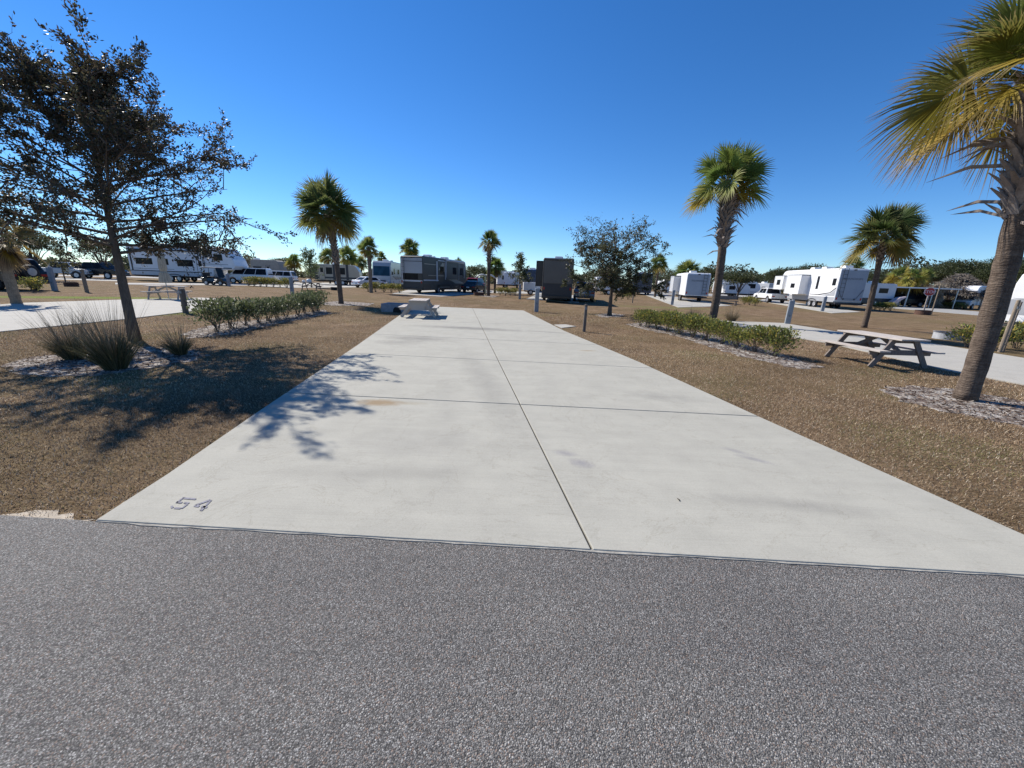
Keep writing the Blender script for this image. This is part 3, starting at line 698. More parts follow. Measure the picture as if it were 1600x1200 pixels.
            side = unit(np.cross(dv, nn) + rng.normal(0, .25, (nl, 3))) * (bl * 1.15 / nl); wd = [.6, 1.0, .55, .05]
            base = np.array(pal)[pr.randrange(len(pal))] * pr.uniform(.8, 1.2)
            old = max(0, (yellow - t) / max(yellow, 1e-3)); old = min(1, old + (pr.uniform(.3, .9) if yellow > .4 and pr.random() < .35 else 0))
            yel = np.array([.40, .265, .035]); brn = np.array([.19, .135, .085]); tipc = np.array([.30, .22, .13])
            if brown: base = brn * pr.uniform(.7, 1.25)
            else: base = base * (1 - old * .75) + yel * old * .75
            for x in range(3):
                VV.append(np.stack([P[x] - side * wd[x], P[x] + side * wd[x], P[x + 1] + side * wd[x + 1], P[x + 1] - side * wd[x + 1]], 1).reshape(-1, 3))
                f0 = tip * ts[x] ** 3 * (1 + old); f1 = tip * ts[x + 1] ** 3 * (1 + old)
                cv = rng.uniform(.8, 1.2, (nl, 1)); a0 = (base * (1 - f0) + tipc * f0) * cv; a1 = (base * (1 - min(1, f1)) + tipc * min(1, f1)) * cv
                CC.append(np.stack([a0, a0, a1, a1], 1).reshape(-1, 3))
        np_mesh(name, np.concatenate(VV), 4, M['frond'], root, np.concatenate(CC))
        return pt
    pt = fronds(nf, el, 0, 'crown'); pt.build('petioles', mat('petiole_green', (.17, .17, .06), .6, .2, 6) if 'petm' not in M else M['petm'], root)
    if dead:
        pt = fronds(dead, (-75, -35), 0, 'dead_fronds', True, .85); pt.build('dead_petioles', M['boot'], root)
M['petm'] = mat('petiole_green', (.17, .17, .06), .6, .2, 6)

# ------------------------------------------------------------------ palms of the near lots
def base(px, py): return G(px, py) + Vector((0, 0, GZ))
t = thing('palm_tree', 'tall cabbage palm with spiky leaf bases beside the far end of the green hedge', 'palm tree', base(533, 474))
palm(t, 5.1, 2.1, .14, 21, nf=36, nl=34, boots=(2.3, 5.15), dead=4, lean=(-.35, 0), el=(-34, 84), yellow=.15, boot_len=.24, boot_n=11, pal=((.11, .155, .045), (.14, .185, .05), (.085, .13, .04), (.17, .19, .06)))
t = thing('palm_tree', 'tallest cabbage palm rising behind the yellow-green hedge, shaggy boots under its crown', 'palm tree', base(1113, 503))
palm(t, 6.6, 1.9, .19, 33, nf=32, nl=36, boots=(3.7, 6.5), dead=1, lean=(-.35, .1), el=(-24, 86), yellow=.2, stubs=10, boot_len=.42, boot_n=15)
t = thing('palm_tree', 'cabbage palm standing behind the picnic table, round crown on a slim trunk', 'palm tree', base(1350, 511))
palm(t, 4.5, 1.75, .125, 44, nf=32, nl=34, boots=(3.3, 4.35), dead=1, lean=(-.25, 0), el=(-36, 86), yellow=.3, boot_len=.18, stubs=3, pal=((.075, .11, .035), (.10, .135, .04), (.06, .095, .028), (.14, .15, .05)))
t = thing('palm_tree', 'leaning cabbage palm with yellow hanging fronds, closest to the road, in a sandy mulch bed', 'palm tree', base(1508, 622))
palm(t, 5.0, 1.75, .15, 55, nf=40, nl=88, hang=1.35, boots=(3.05, 4.9), dead=0, lean=(-.42, .1), el=(-22, 84), yellow=.5, stubs=20, boot_len=.38, trunkflare=1.12, tip=.7, boot_n=12, pal=((.12, .17, .03), (.17, .20, .04), (.10, .15, .025), (.22, .21, .04)))
t = thing('palm_tree', 'slim palm standing by the fire ring past the end of the concrete pad', 'palm tree', base(763, 462))
palm(t, 5.4, 1.25, .18, 66, nf=28, nl=30, boots=(3.3, 5.2), dead=3, el=(-40, 86), yellow=.4, boot_len=.28, stubs=4)
t = thing('palm_tree', 'small palm with a pale lower trunk in front of the silver motorhome', 'palm tree', base(580, 457))
palm(t, 4.2, 1.2, .17, 77, nf=28, nl=30, boots=(2.5, 4.0), dead=2, el=(-30, 84), yellow=.3, bark='palmpale', boot_len=.18)
t = thing('palm_tree', 'short palm with a tan trunk and drooping brown crown at the neighbour pad edge', 'palm tree', base(26, 474))
palm(t, 2.7, 1.3, .17, 88, nf=14, nl=30, boots=(2.1, 2.65), dead=16, el=(-60, 60), yellow=.9, bark='palmpale', tip=.9, pal=((.15, .12, .05), (.19, .14, .07), (.12, .10, .045)))

# far palms
FARP = [
    (643, 62, 5.6, 2.0, 'far palm with a round dark crown rising behind the brown motorhome roof', -30),
    (462, 76, 3.3, 2.0, 'yellowish far palm behind the white parked vehicles', -20),
    (516, 66, 4.2, 1.9, 'far palm half hidden behind the spiky trunk of the tall palm', -40),
    (547, 64, 4.3, 2.2, 'full bushy far palm behind the pale travel trailer', -60),
    (566, 84, 3.9, 1.9, 'far palm behind the rear of the white sedan', -40),
    (598, 88, 5.2, 1.8, 'far palm peeping over the roof of the silver motorhome', -20),
    (716, 78, 3.9, 1.8, 'far palm beyond the front end of the brown motorhome', -30),
    (773, 50, 3.2, 1.55, 'dense bushy palm directly behind the slim palm trunk', -80),
    (1023, 58, 4.6, 1.7, 'far palm on a bare grey trunk beside the leafless oak', -45),
    (1070, 62, 3.9, 2.4, 'wide brownish palm rising behind the small white travel trailer', -70),
    (1317, 58, 5.3, 1.9, 'palm crown rising behind the roof of the large white fifth wheel', -40),
    (1395, 60, 4.2, 2.2, 'yellow-green palm in front of the carport roof', -65),
    (1412, 56, 3.8, 1.9, 'palm with hanging yellow fronds near the red stop sign', -70),
    (1432, 72, 4.8, 1.9, 'dark palm behind the stop sign against the oaks', -60),
]
for k, (px, dep, h, r, lab, e0_) in enumerate(FARP):
    t = thing('palm_tree', lab, 'palm tree', D(px, dep) + Vector((0, 0, GZ)), k * 1.3)
    palm(t, h, r * .92, .15, 100 + k, nf=28, nl=20, boots=(h * .7, h * .98), dead=3, el=(e0_, 84), yellow=.3 if k not in (1, 11, 12) else .5, boot_len=.2, boot_n=4)

# ------------------------------------------------------------------ oaks and other trees near
t = thing('oak_tree', 'large dark live oak shading the pad, grass clumps round its trunk', 'tree', base(213, 531))
broad_tree(t, 5.55, .112, 2.1, lambda h: 2.3 * min(1, (1 - h) * 1.9) ** .8 * (.8 + .2 * min(1, h * 6)) + .3, 5, wide=.24, nlimb=48, nsub=10, ntwig=6, nleaf=24, ls=.064, droop=.12, low_el=8, top_el=50)
t = thing('oak_tree', 'young oak with thin twiggy top standing alone on the dry grass', 'tree', base(952, 492))
broad_tree(t, 4.5, .12, 1.35, lambda h: 2.75 * (1 - h * .25) * (.85 + .15 * min(1, h * 5)) , 9, nlimb=36, nsub=9, ntwig=6, nleaf=28, ls=.10, droop=.08, low_el=10, top_el=34, density=lambda h: max(.08, 1.25 - 1.4 * h), bare=.2,
           pal=[(.065, .075, .032), (.085, .092, .042), (.10, .085, .05), (.05, .058, .028)])
t = thing('young_tree', 'small bright leafy tree beside the picnic table of the far lot', 'tree', D(487, 47) + Vector((0, 0, GZ)))
broad_tree(t, 3.9, .09, .9, lambda h: 1.5 * (1 - h * .5), 12, nlimb=18, nsub=4, ntwig=4, nleaf=8, ls=.2, low_el=25, top_el=75, pal=[(.20, .24, .10), (.26, .29, .15), (.15, .19, .07)])
t = thing('young_tree', 'thin sparse young tree beside the nose of the white fifth wheel', 'tree', D(391, 56) + Vector((0, 0, GZ)))
broad_tree(t, 3.7, .07, 1.0, lambda h: .95 * (1 - h * .4), 13, nlimb=16, nsub=4, ntwig=3, nleaf=6, ls=.16, low_el=30, top_el=75, pal=[(.13, .12, .07), (.16, .14, .09)])
t = thing('young_tree', 'upright young tree with tall bare shoots near the tan coach', 'tree', D(811, 47) + Vector((0, 0, GZ)))
broad_tree(t, 4.6, .09, 1.4, lambda h: 1.35 * (1 - h * .8) + .2, 14, nlimb=22, nsub=5, ntwig=4, nleaf=10, ls=.17, low_el=15, top_el=80, density=lambda h: 1.3 - 1.15 * h, pal=[(.10, .11, .04), (.13, .13, .05), (.07, .08, .03)])
t = thing('young_tree', 'staked sapling behind the grey pedestal by the rusty fire ring', 'tree', D(103, 36) + Vector((0, 0, GZ)))
broad_tree(t, 2.9, .06, 1.1, lambda h: 1.0 * (1 - h * .5), 15, nlimb=14, nsub=4, ntwig=4, nleaf=9, ls=.13, pal=[(.11, .11, .045), (.14, .13, .055)])
for px, dep, H, R, lab, sd in ((60, 40, 5.0, 2.6, 'bushy dark tree behind the tan-trunked palm', 1), (165, 52, 5.2, 2.6, 'grey-green bushy tree behind the live oak trunk', 2), (255, 72, 6.0, 3.0, 'tree crown showing above the rear of the white fifth wheel', 3), (312, 74, 7.0, 2.6, 'tall dense tree behind the roof air units of the white fifth wheel', 4), (447, 90, 4.6, 3.4, 'broad dark tree behind the row of white vehicles', 5), (745, 70, 3.8, 2.6, 'bushy tree behind the red car', 6), (1105, 74, 5.4, 2.6, 'tree right behind the tallest palm trunk', 7), (1152, 60, 4.0, 2.1, 'loose green tree in front of the rounded white trailer', 8), (940, 80, 4.5, 4.0, 'wide tree mass behind the twiggy oak', 9), (1040, 84, 5.2, 4.6, 'broad oak behind the bare-trunked palm', 10)):
    t = thing('broadleaf_tree', lab, 'tree', D(px, dep) + Vector((0, 0, GZ)))
    clump_tree(t, H, .16, H * .25, R, 200 + sd, n=5200, ls=.19, pal=[(.060, .075, .028), (.085, .095, .036), (.045, .055, .022), (.10, .10, .045)])

# oaks of the wood beyond the lane
protos = []
for s in range(3):
    t = thing('oak_tree', 'old oak of the dark wood behind the lane', 'tree', (0, 0, 0), 0, 'oaks of the wood beyond the lane')
    clump_tree(t, (9.0, 8.2, 10.0)[s], .28, 2.0, (4.8, 5.4, 4.4)[s], 300 + s, n=11000, ls=.25, pal=[(.050, .064, .026), (.070, .085, .034), (.085, .098, .042), (.040, .050, .022)], nb=22)
    protos.append(t)
OAKS = [(1132, 100, .62), (1165, 108, .70), (1205, 96, .66), (1238, 104, .86), (1262, 98, .92), (1300, 104, .8), (1338, 100, .72), (1372, 94, .82), (1400, 92, .70), (1430, 88, .86), (1458, 92, 1.0), (1482, 82, .90), (1508, 86, 1.0), (1530, 78, .92), (1556, 84, 1.02), (1580, 72, .86), (1604, 76, .98), (1630, 70, 1.0), (1470, 110, 1.15), (1540, 108, 1.15), (1595, 104, 1.15)]
for k, (px, dep, sc) in enumerate(OAKS):
    o = protos[k % 3]; p = D(px, dep) + Vector((0, 0, GZ))
    if k < 3: o.location = p; o.scale = (sc,) * 3; o.rotation_euler = (0, 0, k * 1.9)
    else: o = dup(protos[k % 3], p, k * 1.9, scale=(sc * 1.05, sc * 1.05, sc))
def woods():
    rng = np.random.default_rng(77); n = 80000
    az = np.radians(rng.uniform(-64, 66, n)); dd = rng.uniform(125, 175, n)
    hh = 3.4 + 1.1 * np.sin(az * 17) + .9 * np.sin(az * 41 + 1) + .7 * np.sin(az * 97 + 2) + np.clip(np.degrees(az) - 8, 0, 30) * .16
    z = rng.random(n) ** .8 * np.maximum(hh, 1.2)
    C = np.stack([np.sin(az) * dd, np.cos(az) * dd, z + GZ], 1)
    o = leaves('far_treeline', C, rng.normal(0, 1, (n, 3)), rng.uniform(.35, .9, n), rng.uniform(.12, .3, n), pick(rng, [(.045, .055, .026), (.065, .072, .034), (.08, .085, .045)], n), M['leaf'], None, rng)
    tag(o, 'dark line of distant woods along the horizon', 'woods', kind='stuff')
woods()

# ------------------------------------------------------------------ hedges, grass clumps
def hedge_row(protos, pts, label, group, cat='shrub', sj=.17, sd=1):
    pr = random.Random(sd); first = set()
    for k, p in enumerate(pts):
        q = protos[k % len(protos)]; s = 1 + pr.uniform(-sj, sj); loc = Vector((p[0] + pr.uniform(-.06, .06), p[1] + pr.uniform(-.06, .06), GZ))
        if q.name not in first and 'used' not in q:
            q.location = loc; q.rotation_euler = (0, 0, pr.uniform(0, 6.28)); q.scale = (s, s, s); q['label'] = label; q['group'] = group; q['used'] = 1
        else:
            o = dup(q, loc, pr.uniform(0, 6.28), label, group, (s, s, s * pr.uniform(.92, 1.08)))
            if 'used' in o: del o['used']
def along(a, b, n): return [a.lerp(b, i / (n - 1)) for i in range(n)]
PA = [(.11, .135, .055), (.14, .165, .075), (.085, .11, .045), (.22, .23, .14), (.09, .10, .055)]
PB = [(.15, .18, .045), (.24, .25, .065), (.095, .115, .04), (.32, .30, .075), (.36, .27, .055), (.13, .115, .06)]
pa = []
for s in range(3):
    t = thing('shrub', 'leafy grey-green shrub in the trimmed row across the dry lawn from the live oak', 'shrub'); shrub(t, 1.0, .77, 400 + s, n=1150, ls=.075, pal=PA, stem_h=.32); pa.append(t)
hedge_row(pa, along(G(338, 517), G(497, 485.5), 11), 'leafy grey-green shrub in the trimmed row beside the live oak', 'shrubs in the grey-green hedge', sd=2)
pb = []
for s in range(3):
    t = thing('shrub', 'x', 'shrub'); shrub(t, .92, .68, 420 + s, n=1150, ls=.07, pal=PB, p=[.28, .24, .18, .12, .07, .11], stem_h=.2); pb.append(t)
hedge_row(pb, along(G(1000, 508), G(1212, 556), 11), 'yellow-green shrub in the row running under the tallest palm', 'shrubs in the yellow-green hedge', sd=3)
pc = []
for s in range(2):
    t = thing('shrub', 'x', 'shrub'); shrub(t, 1.1, .85, 440 + s, n=800, ls=.1, pal=PB, stem_h=.15); pc.append(t)
hedge_row(pc, along(D(1512, 14.0), D(1660, 14.6), 5), 'green shrub in the row in front of the cut-off white trailer', 'shrubs before the cut-off trailer', sd=4)
hedge_row(pc, along(D(388, 45), D(448, 44), 7), 'green shrub in the far row in front of the white vehicles', 'shrubs before the white vehicles', sd=5)
hedge_row(pc, along(D(575, 42), D(624, 41.5), 5), 'green shrub in the row beside the rear of the brown motorhome', 'shrubs beside the brown motorhome', sd=6)
hedge_row(pc, [D(782, 45), D(790, 44.6), D(798, 45.2), D(805, 46)], 'low dark shrub beside the bushy sapling by the tan coach', 'low shrubs before the tan coach', sd=7)
hedge_row(pc, [D(1365, 42), D(1373, 41.4), D(1381, 41.8), D(1392, 41)], 'low shrub beyond the picnic table palm', 'low shrubs behind the picnic table palm', sd=8)
hedge_row(pc, [D(1163, 44), D(1170, 43), D(1180, 41)], 'low brownish bush between the two white trailers', 'low bushes between the white trailers', sd=9)
hedge_row(pc, [D(981, 46)], 'round yellowish bush beside the thin pole behind the young oak', None, sd=10)
hedge_row(pc, [D(52, 24)], 'small green plant beside the black car', None, sd=11)
hedge_row(pc, [D(1478, 56), D(1490, 55), D(1500, 54)], 'dark shrub at the foot of the thatched hut', 'shrubs before the thatched hut', sd=12)
for px, py, r, h, n, st, lab, sd, ln in ((182, 575, .20, 1.22, 1000, 300, 'largest fountain grass clump, right in front of the live oak trunk', 1, (-.10, 0)), (117, 560, .17, 1.0, 650, 220, 'medium fountain grass clump on the far side from the hedge', 2, (-.16, 0)), (283, 553, .12, .80, 420, 110, 'smallest fountain grass clump, standing alone between oak and hedge', 3, (-.08, 0))):
    t = thing('grass_clump', lab, 'ornamental grass', G(px, py) + Vector((0, 0, GZ))); grass_clump(t, r, h, 500 + sd, n, ln, stalks=st)
for px, py, h, lab, sd in ((1083, 499, .85, 'dry grass tuft behind the hedge, on the near side of the tallest palm', 5), (1143, 501, .9, 'dry grass tuft behind the hedge, past the tallest palm', 6), (968, 463, .9, 'grey grass tuft behind the young oak', 7)):
    t = thing('grass_clump', lab, 'ornamental grass', G(px, py) + Vector((0, 0, GZ))); grass_clump(t, .3, h, 500 + sd, 500, (0, 0), pal=((.17, .14, .09), (.13, .10, .06), (.22, .18, .12)), stalks=120)

# ------------------------------------------------------------------ posts, pedestals, fire rings, tables
def post(px, py, h, r, m, label, name='wooden_post', tilt=0.0, dep=None):
    t = thing(name, label, 'post', (G(px, py) if dep is None else D(px, dep)) + Vector((0, 0, GZ)))
    mb = MB(); mb.tube([(0, 0, -.03), (tilt * .5 * h, 0, h * .5), (tilt * h, 0, h - .015), (tilt * h, 0, h)], [r * 1.03, r, r * .98, r * .84], 12); mb.build('shaft', m, t, smooth=False)
    mb = MB(); mb.box((tilt * h * .85, -r - .004, h * .86), (r * 1.1, .012, .09)); mb.build('marker_plate', M['pedestal_trim'], t)
    return t
post(912.5, 517, 1.02, .058, M['post_old'], 'thin dark wooden post at the edge of the main concrete pad')
post(290.5, 488.5, .98, .10, M['post_old'], 'dark stubby wooden post by the end of the grey-green hedge')
post(136, 456, 1.45, .10, M['post_wood'], 'brown wooden post with a grey box, beside the rusty fire ring')
post(1562, 549, 1.75, .052, M['post_wood'], 'tall weathered post in front of the cut-off white trailer', tilt=0)
post(1567.5, 549, 1.70, .022, M['post_old'], 'slim dark conduit pole right behind the tall weathered post', name='conduit_pole')
post(1032, 467, 1.5, .06, M['post_old'], 'dark thin post in front of the small white trailer')
post(988, 473, 1.45, .06, M['post_wood'], 'thin pale pole behind the young oak', name='pole')
post(1455, 491, 2.6, .05, M['post_wood'], 'tall thin tan pole beside the red stop sign', name='pole')
def pedestal(loc, h, rz, label):
    t = thing('utility_pedestal', label, 'utility pedestal', loc + Vector((0, 0, GZ)), rz, 'grey hookup pedestals')
    mb = MB(); mb.prism([(-.12, -.04), (.12, -.04), (.12, h - .03), (.09, h), (-.09, h), (-.12, h - .03)], -.10, .10); mb.build('housing', M['pedestal'], t, .012)
    mb = MB(); mb.prism([(-.10, h * .58), (.10, h * .58), (.10, h * .90), (-.10, h * .90)], -.125, -.10); d = mb.build('door', M['pedestal'], t, .006)
    mb = MB(); mb.box((.07, -.13, h * .74), (.02, .015, .07)); mb.build('latch', M['pedestal_trim'], d)
    mb = MB(); mb.cyl((0, -.115, h * .36), .045, .05, 12, 'y'); mb.build('outlet', M['pedestal_trim'], t)
    mb = MB(); mb.box((.035, 0, h + .025), (.10, .12, .05)); mb.build('lamp_cap', M['lamp'], t, .008)
    return t
for px, py, h, rz, lab in ((838, 486.5, 1.35, 0, 'grey hookup pedestal just past the far corner of the main pad'), (812, 467, 1.35, 0, 'grey hookup pedestal in front of the upright sapling'), (86, 453.5, 1.5, .2, 'grey hookup pedestal beside the tan-trunked palm'),
        (457, 459, 1.35, .1, 'grey hookup pedestal behind the grey-green hedge, before the far picnic table'), (358, 447, 1.3, 0, 'pale hookup pedestal below the nose of the white fifth wheel'), (1050, 476, 1.35, -.3, 'grey hookup pedestal touching the rear of the small white trailer'),
        (1230, 505.5, 1.25, -.4, 'pale hookup pedestal on the edge of the neighbour pad behind the yellow-green hedge'), (1284.5, 486, 1.3, -.3, 'pale hookup pedestal at the rear corner of the large white fifth wheel')):
    pedestal(G(px, py), h, rz, lab)

def picnic_table(loc, rz, label, m=None, m2=None, group='timber picnic tables', end_panels=False):
    m = m or M['wood']; m2 = m2 or M['wood']
    t = thing('picnic_table', label, 'picnic table', loc, rz, group); L = 1.83
    mb = MB()
    for k in range(5): mb.box((0, -.30 + .15 * k, .735), (L, .142, .038))
    mb.build('tabletop', m, t, .004)
    for s in (-1, 1):
        mb = MB(); mb.box((0, s * .70 - .072, .44), (L, .138, .038)); mb.box((0, s * .70 + .072, .44), (L, .138, .038)); mb.build('bench', m, t, .004)
    for x in (-.66, .66):
        for s in (-1, 1):
            mb = MB(); mb.bar((x, s * .74, 0.0), (x, s * .27, .712), .13, .040, (1, 0, 0)); lg = mb.build('leg', m2, t, .003)
            lg.location = (0, 0, 0)
        mb = MB(); mb.box((x + .041, 0, .385), (.038, 1.62, .13)); mb.build('bench_support', m2, t, .003)
        mb = MB(); mb.box((x + .041, 0, .67), (.038, .72, .09)); mb.build('top_support', m2, t, .003)
        mb = MB(); mb.bar((x + .06 * (1 if x < 0 else -1), 0, .40), (0.04 * (1 if x > 0 else -1), 0, .71), .038, .09); mb.build('brace', m2, t)
        if end_panels:
            xx = x + (.08 if x > 0 else -.04)
            mb = MB(); mb.add([(xx, y, z) for y, z in ((-.42, .71), (.42, .71), (.27, .42), (.33, .32), (-.33, .32), (-.27, .42))] + [(xx - .03, y, z) for y, z in ((-.42, .71), (.42, .71), (.27, .42), (.33, .32), (-.33, .32), (-.27, .42))],
                              [(0, 1, 2, 3, 4, 5), (11, 10, 9, 8, 7, 6)] + [(i, (i + 1) % 6, (i + 1) % 6 + 6, i + 6) for i in range(6)]); mb.build('end_panel', m2, t)
    return t
# right table: long side runs between the two photographed leg pairs
A = G(1372, 573); B = G(1294, 557); C_ = G(1440, 573)
ang = math.atan2((A - B).y, (A - B).x)
ctr = (G(1372, 574) + G(1340, 560) + G(1290, 556) + G(1445, 574)) / 4
dd_ = ((B - A) + (G(1358, 556) - G(1440, 575))).normalized(); ctr = (A + B + G(1440, 575) + G(1358, 556)) / 4
picnic_table(ctr + Vector((0, 0, GZ)), math.atan2(dd_.y, dd_.x), 'weathered timber picnic table on the lawn edge behind the leaning yellow palm', M['wood'], M['wood_dark'])
picnic_table(Vector((-4.35, 17.9, 0)), math.radians(97), 'grey timber picnic table on the corner of the main concrete pad', M['wood'], M['wood'], end_panels=True)
lt = picnic_table(D(264, 22.5) + Vector((0, 0, GZ)), math.radians(22), 'timber picnic table holding a furled umbrella on the neighbour pad')
picnic_table(D(487, 40) + Vector((0, 0, GZ)), math.radians(8), 'far picnic table with white objects on it, behind the grey-green hedge', M['wood_dark'], M['wood_dark'])
for px, z, r_, lab in ((476, .80, .16, 'smaller white jug lying on the far picnic bench'), (484, .86, .24, 'larger white round tub standing on the far picnic table')):
    t = thing('tub', lab, 'tub', D(px, 40) + Vector((0, 0, GZ + .755)))
    mb = MB(); mb.tube([(0, 0, 0), (0, 0, .05), (0, 0, r_ * 1.2), (0, 0, r_ * 1.4)], [r_ * .8, r_, r_ * .95, r_ * .5], 14); mb.build('body', M['plastic'], t, smooth=True)
    mb = MB(); mb.cyl((0, 0, r_ * 1.44), r_ * .42, r_ * .16, 12); mb.build('lid', M['plastic'], t)
# furled umbrella standing in the left table
t = thing('patio_umbrella', 'furled beige patio umbrella standing in the picnic table', 'umbrella', lt.location + Vector((-.05, .05, .0)))
mb = MB(); mb.cyl((0, 0, 1.3), .022, 2.6, 10); mb.build('pole', M['steel'], t)
mb = MB(); n = 22; V = []; Fs = []
for i, (z, r) in enumerate(((2.58, .03), (2.5, .10), (2.2, .15), (1.7, .17), (1.55, .12), (1.45, .19), (1.0, .26), (.92, .25))):
    for j in range(n): rr = r * (1 + .16 * (-1) ** j); V.append((rr * math.cos(6.283 * j / n), rr * math.sin(6.283 * j / n), z))
    if i: Fs += [((i - 1) * n + j, (i - 1) * n + (j + 1) % n, i * n + (j + 1) % n, i * n + j) for j in range(n)]
mb.add(V, Fs); mb.build('canopy', M['canvas'], t)
def fire_ring(loc, r, h, m, label, half=False):
    t = thing('fire_ring', label, 'fire ring', loc + Vector((0, 0, GZ))); mb = MB(); n = 28; V = []; Fs = []
    prof = ((r, -.03), (r, h - .03), (r + .035, h), (r - .03, h), (r - .04, h - .04), (r - .04, -.03))
    for j in range(n):
        a = 6.283 * j / n
        for (rr, z) in prof: V.append((rr * math.cos(a), rr * math.sin(a), z))
    k = len(prof)
    for j in range(n):
        for i in range(k - 1): Fs.append((j * k + i, ((j + 1) % n) * k + i, ((j + 1) % n) * k + i + 1, j * k + i + 1))
    mb.add(V, Fs); mb.build('wall', m, t, smooth=False)
    mb = MB(); mb.plate([((r - .05) * math.cos(6.283 * j / 18), (r - .05) * math.sin(6.283 * j / 18)) for j in range(18)], -.02, .05); mb.build('ash_bed', M['soot'], t)
    mb = MB(); [mb.bar((-r * .9 * math.sqrt(1 - (q / 4) ** 2), r * .9 * q / 4, h + .012), (r * .9 * math.sqrt(1 - (q / 4) ** 2), r * .9 * q / 4, h + .012), .012, .012) for q in (-3, -2, -1, 0, 1)]; mb.build('grate', M['blackm'], t)
    return t
fire_ring(G(112, 447), .42, .33, M['firerust'], 'rusty fire ring between the grey pedestal and the brown post')
fire_ring(G(524, 453), .45, .30, M['soot'], 'black fire ring right beside the trunk of the tall spiky palm')
fire_ring(D(748, 42), .55, .34, M['firerust'], 'brown fire ring with a pale lid beside the slim palm')
fire_ring(D(1441, 36), .55, .40, M['firerust'], 'rust-brown fire ring on the lawn below the red stop sign')
fire_ring(D(1480, 16.6), .46, .30, M['firecon'], 'pale concrete fire ring on the lawn beside the leaning palm trunk')
# square concrete fire pit beside the main pad's table
t = thing('fire_pit', 'low square concrete fire pit with a dark opening beside the picnic table', 'fire pit', G(617, 487) + Vector((0, .4, GZ)), math.radians(-4))
w, d, h = 1.3, .85, .42
for c, s in (((0, -d / 2, h / 2 - .02), (w, .10, h + .04)), ((0, d / 2, h / 2 - .02), (w, .10, h + .04)), ((-w / 2 + .05, 0, h / 2 - .023), (.10, d - .102, h + .034)), ((w / 2 - .05, 0, h / 2 - .023), (.10, d - .102, h + .034))):
    mb = MB(); mb.box(c, s); mb.build('wall', M['firecon'], t, .012)
mb = MB(); mb.add([(x, -d / 2 - .053, z) for x, z in ((-.05, -.01), (.38, -.01), (.36, .16), (.28, .26), (.06, .26), (-.02, .16))], [tuple(range(6))]); mb.add([(x, -d / 2 - .049, z) for x, z in ((-.05, -.01), (.38, -.01), (.36, .16), (.28, .26), (.06, .26), (-.02, .16))], [tuple(range(6))]); mb.build('dark_mouth', M['soot'], t)  # flat dark patch on the front wall marks the opening
mb = MB(); mb.box((0, 0, 0), (w - .2, d - .1, .05)); mb.build('ash_bed', M['soot'], t)
# stop sign
t = thing('stop_sign', 'red octagonal STOP sign on a grey timber post', 'road sign', D(1442, 37) + Vector((0, 0, GZ)), math.radians(-32))
mb = MB(); mb.box((0, .06, 1.15), (.10, .10, 2.36)); mb.build('post', M['wood'], t, .006)
oc = [(.40 * math.cos(math.radians(22.5 + 45 * k)), 2.05 + .40 * math.sin(math.radians(22.5 + 45 * k))) for k in range(8)]
mb = MB(); mb.prism(oc, -.004, .008); b_ = mb.build('border', M['signwhite'], t)
mb = MB(); mb.prism([(x * .92, 2.05 + (z - 2.05) * .92) for x, z in oc], -.008, -.0045); p_ = mb.build('sign_face', M['red'], t)
lettering('STOP', .34, M['signwhite'], p_, Matrix.Translation((0, -.011, 1.93)) @ Matrix.Rotation(math.pi / 2, 4, 'X'), .001)
# two-armed lantern post by the slim palm
t = thing('lamp_post', 'pale green post with two white drooping arms behind the slim palm', 'lamp post', D(758.5, 43) + Vector((0, 0, GZ)))
mb = MB(); mb.tube([(0, 0, -.05), (0, 0, 2.1), (0, 0, 2.2)], [.07, .06, .03], 10); mb.build('pole', M['pale_green'], t, smooth=True)
for s in (-1, 1):
    mb = MB(); mb.tube([(s * 1.15 * q, 0, 2.12 + .12 * math.sin(q * 2.6) - .42 * q * q) for q in (0, .2, .4, .6, .8, 1)], [.05, .07, .09, .09, .07, .04], 8); mb.build('arm', M['plastic'], t, smooth=True)

# ------------------------------------------------------------------ wheels, cars, trailers, motorhomes
def wheel(parent, c, r, w=.24, side=-1, rim='rim'):
    mb = MB(); n = 22; V = []; Fs = []
    prof = ((r * .62, -w / 2), (r * .93, -w / 2), (r, -w / 2 + .04), (r, w / 2 - .04), (r * .93, w / 2), (r * .62, w / 2))
    for j in range(n):
        a = 6.2832 * j / n
        for rr, y in prof: V.append((c[0] + rr * math.cos(a), c[1] + y, c[2] + rr * math.sin(a)))
    k = len(prof)
    for j in range(n):
        for i in range(k): Fs.append((j * k + i, ((j + 1) % n) * k + i, ((j + 1) % n) * k + (i + 1) % k, j * k + (i + 1) % k))
    mb.add(V, Fs); ty = mb.build('wheel', M['black'], parent)
    mb = MB(); y = c[1] + side * w * .30
    mb.cyl((c[0], y, c[2]), r * .62, w * .25, 18, 'y'); mb.cyl((c[0], y + side * w * .2, c[2]), r * .18, w * .2, 10, 'y')
    for q in range(5):
        a = 6.2832 * q / 5; mb.bar((c[0], y + side * w * .14, c[2]), (c[0] + r * .58 * math.cos(a), y + side * w * .14, c[2] + r * .58 * math.sin(a)), r * .16, .03, (0, 1, 0))
    mb.build('rim', M[rim], ty)
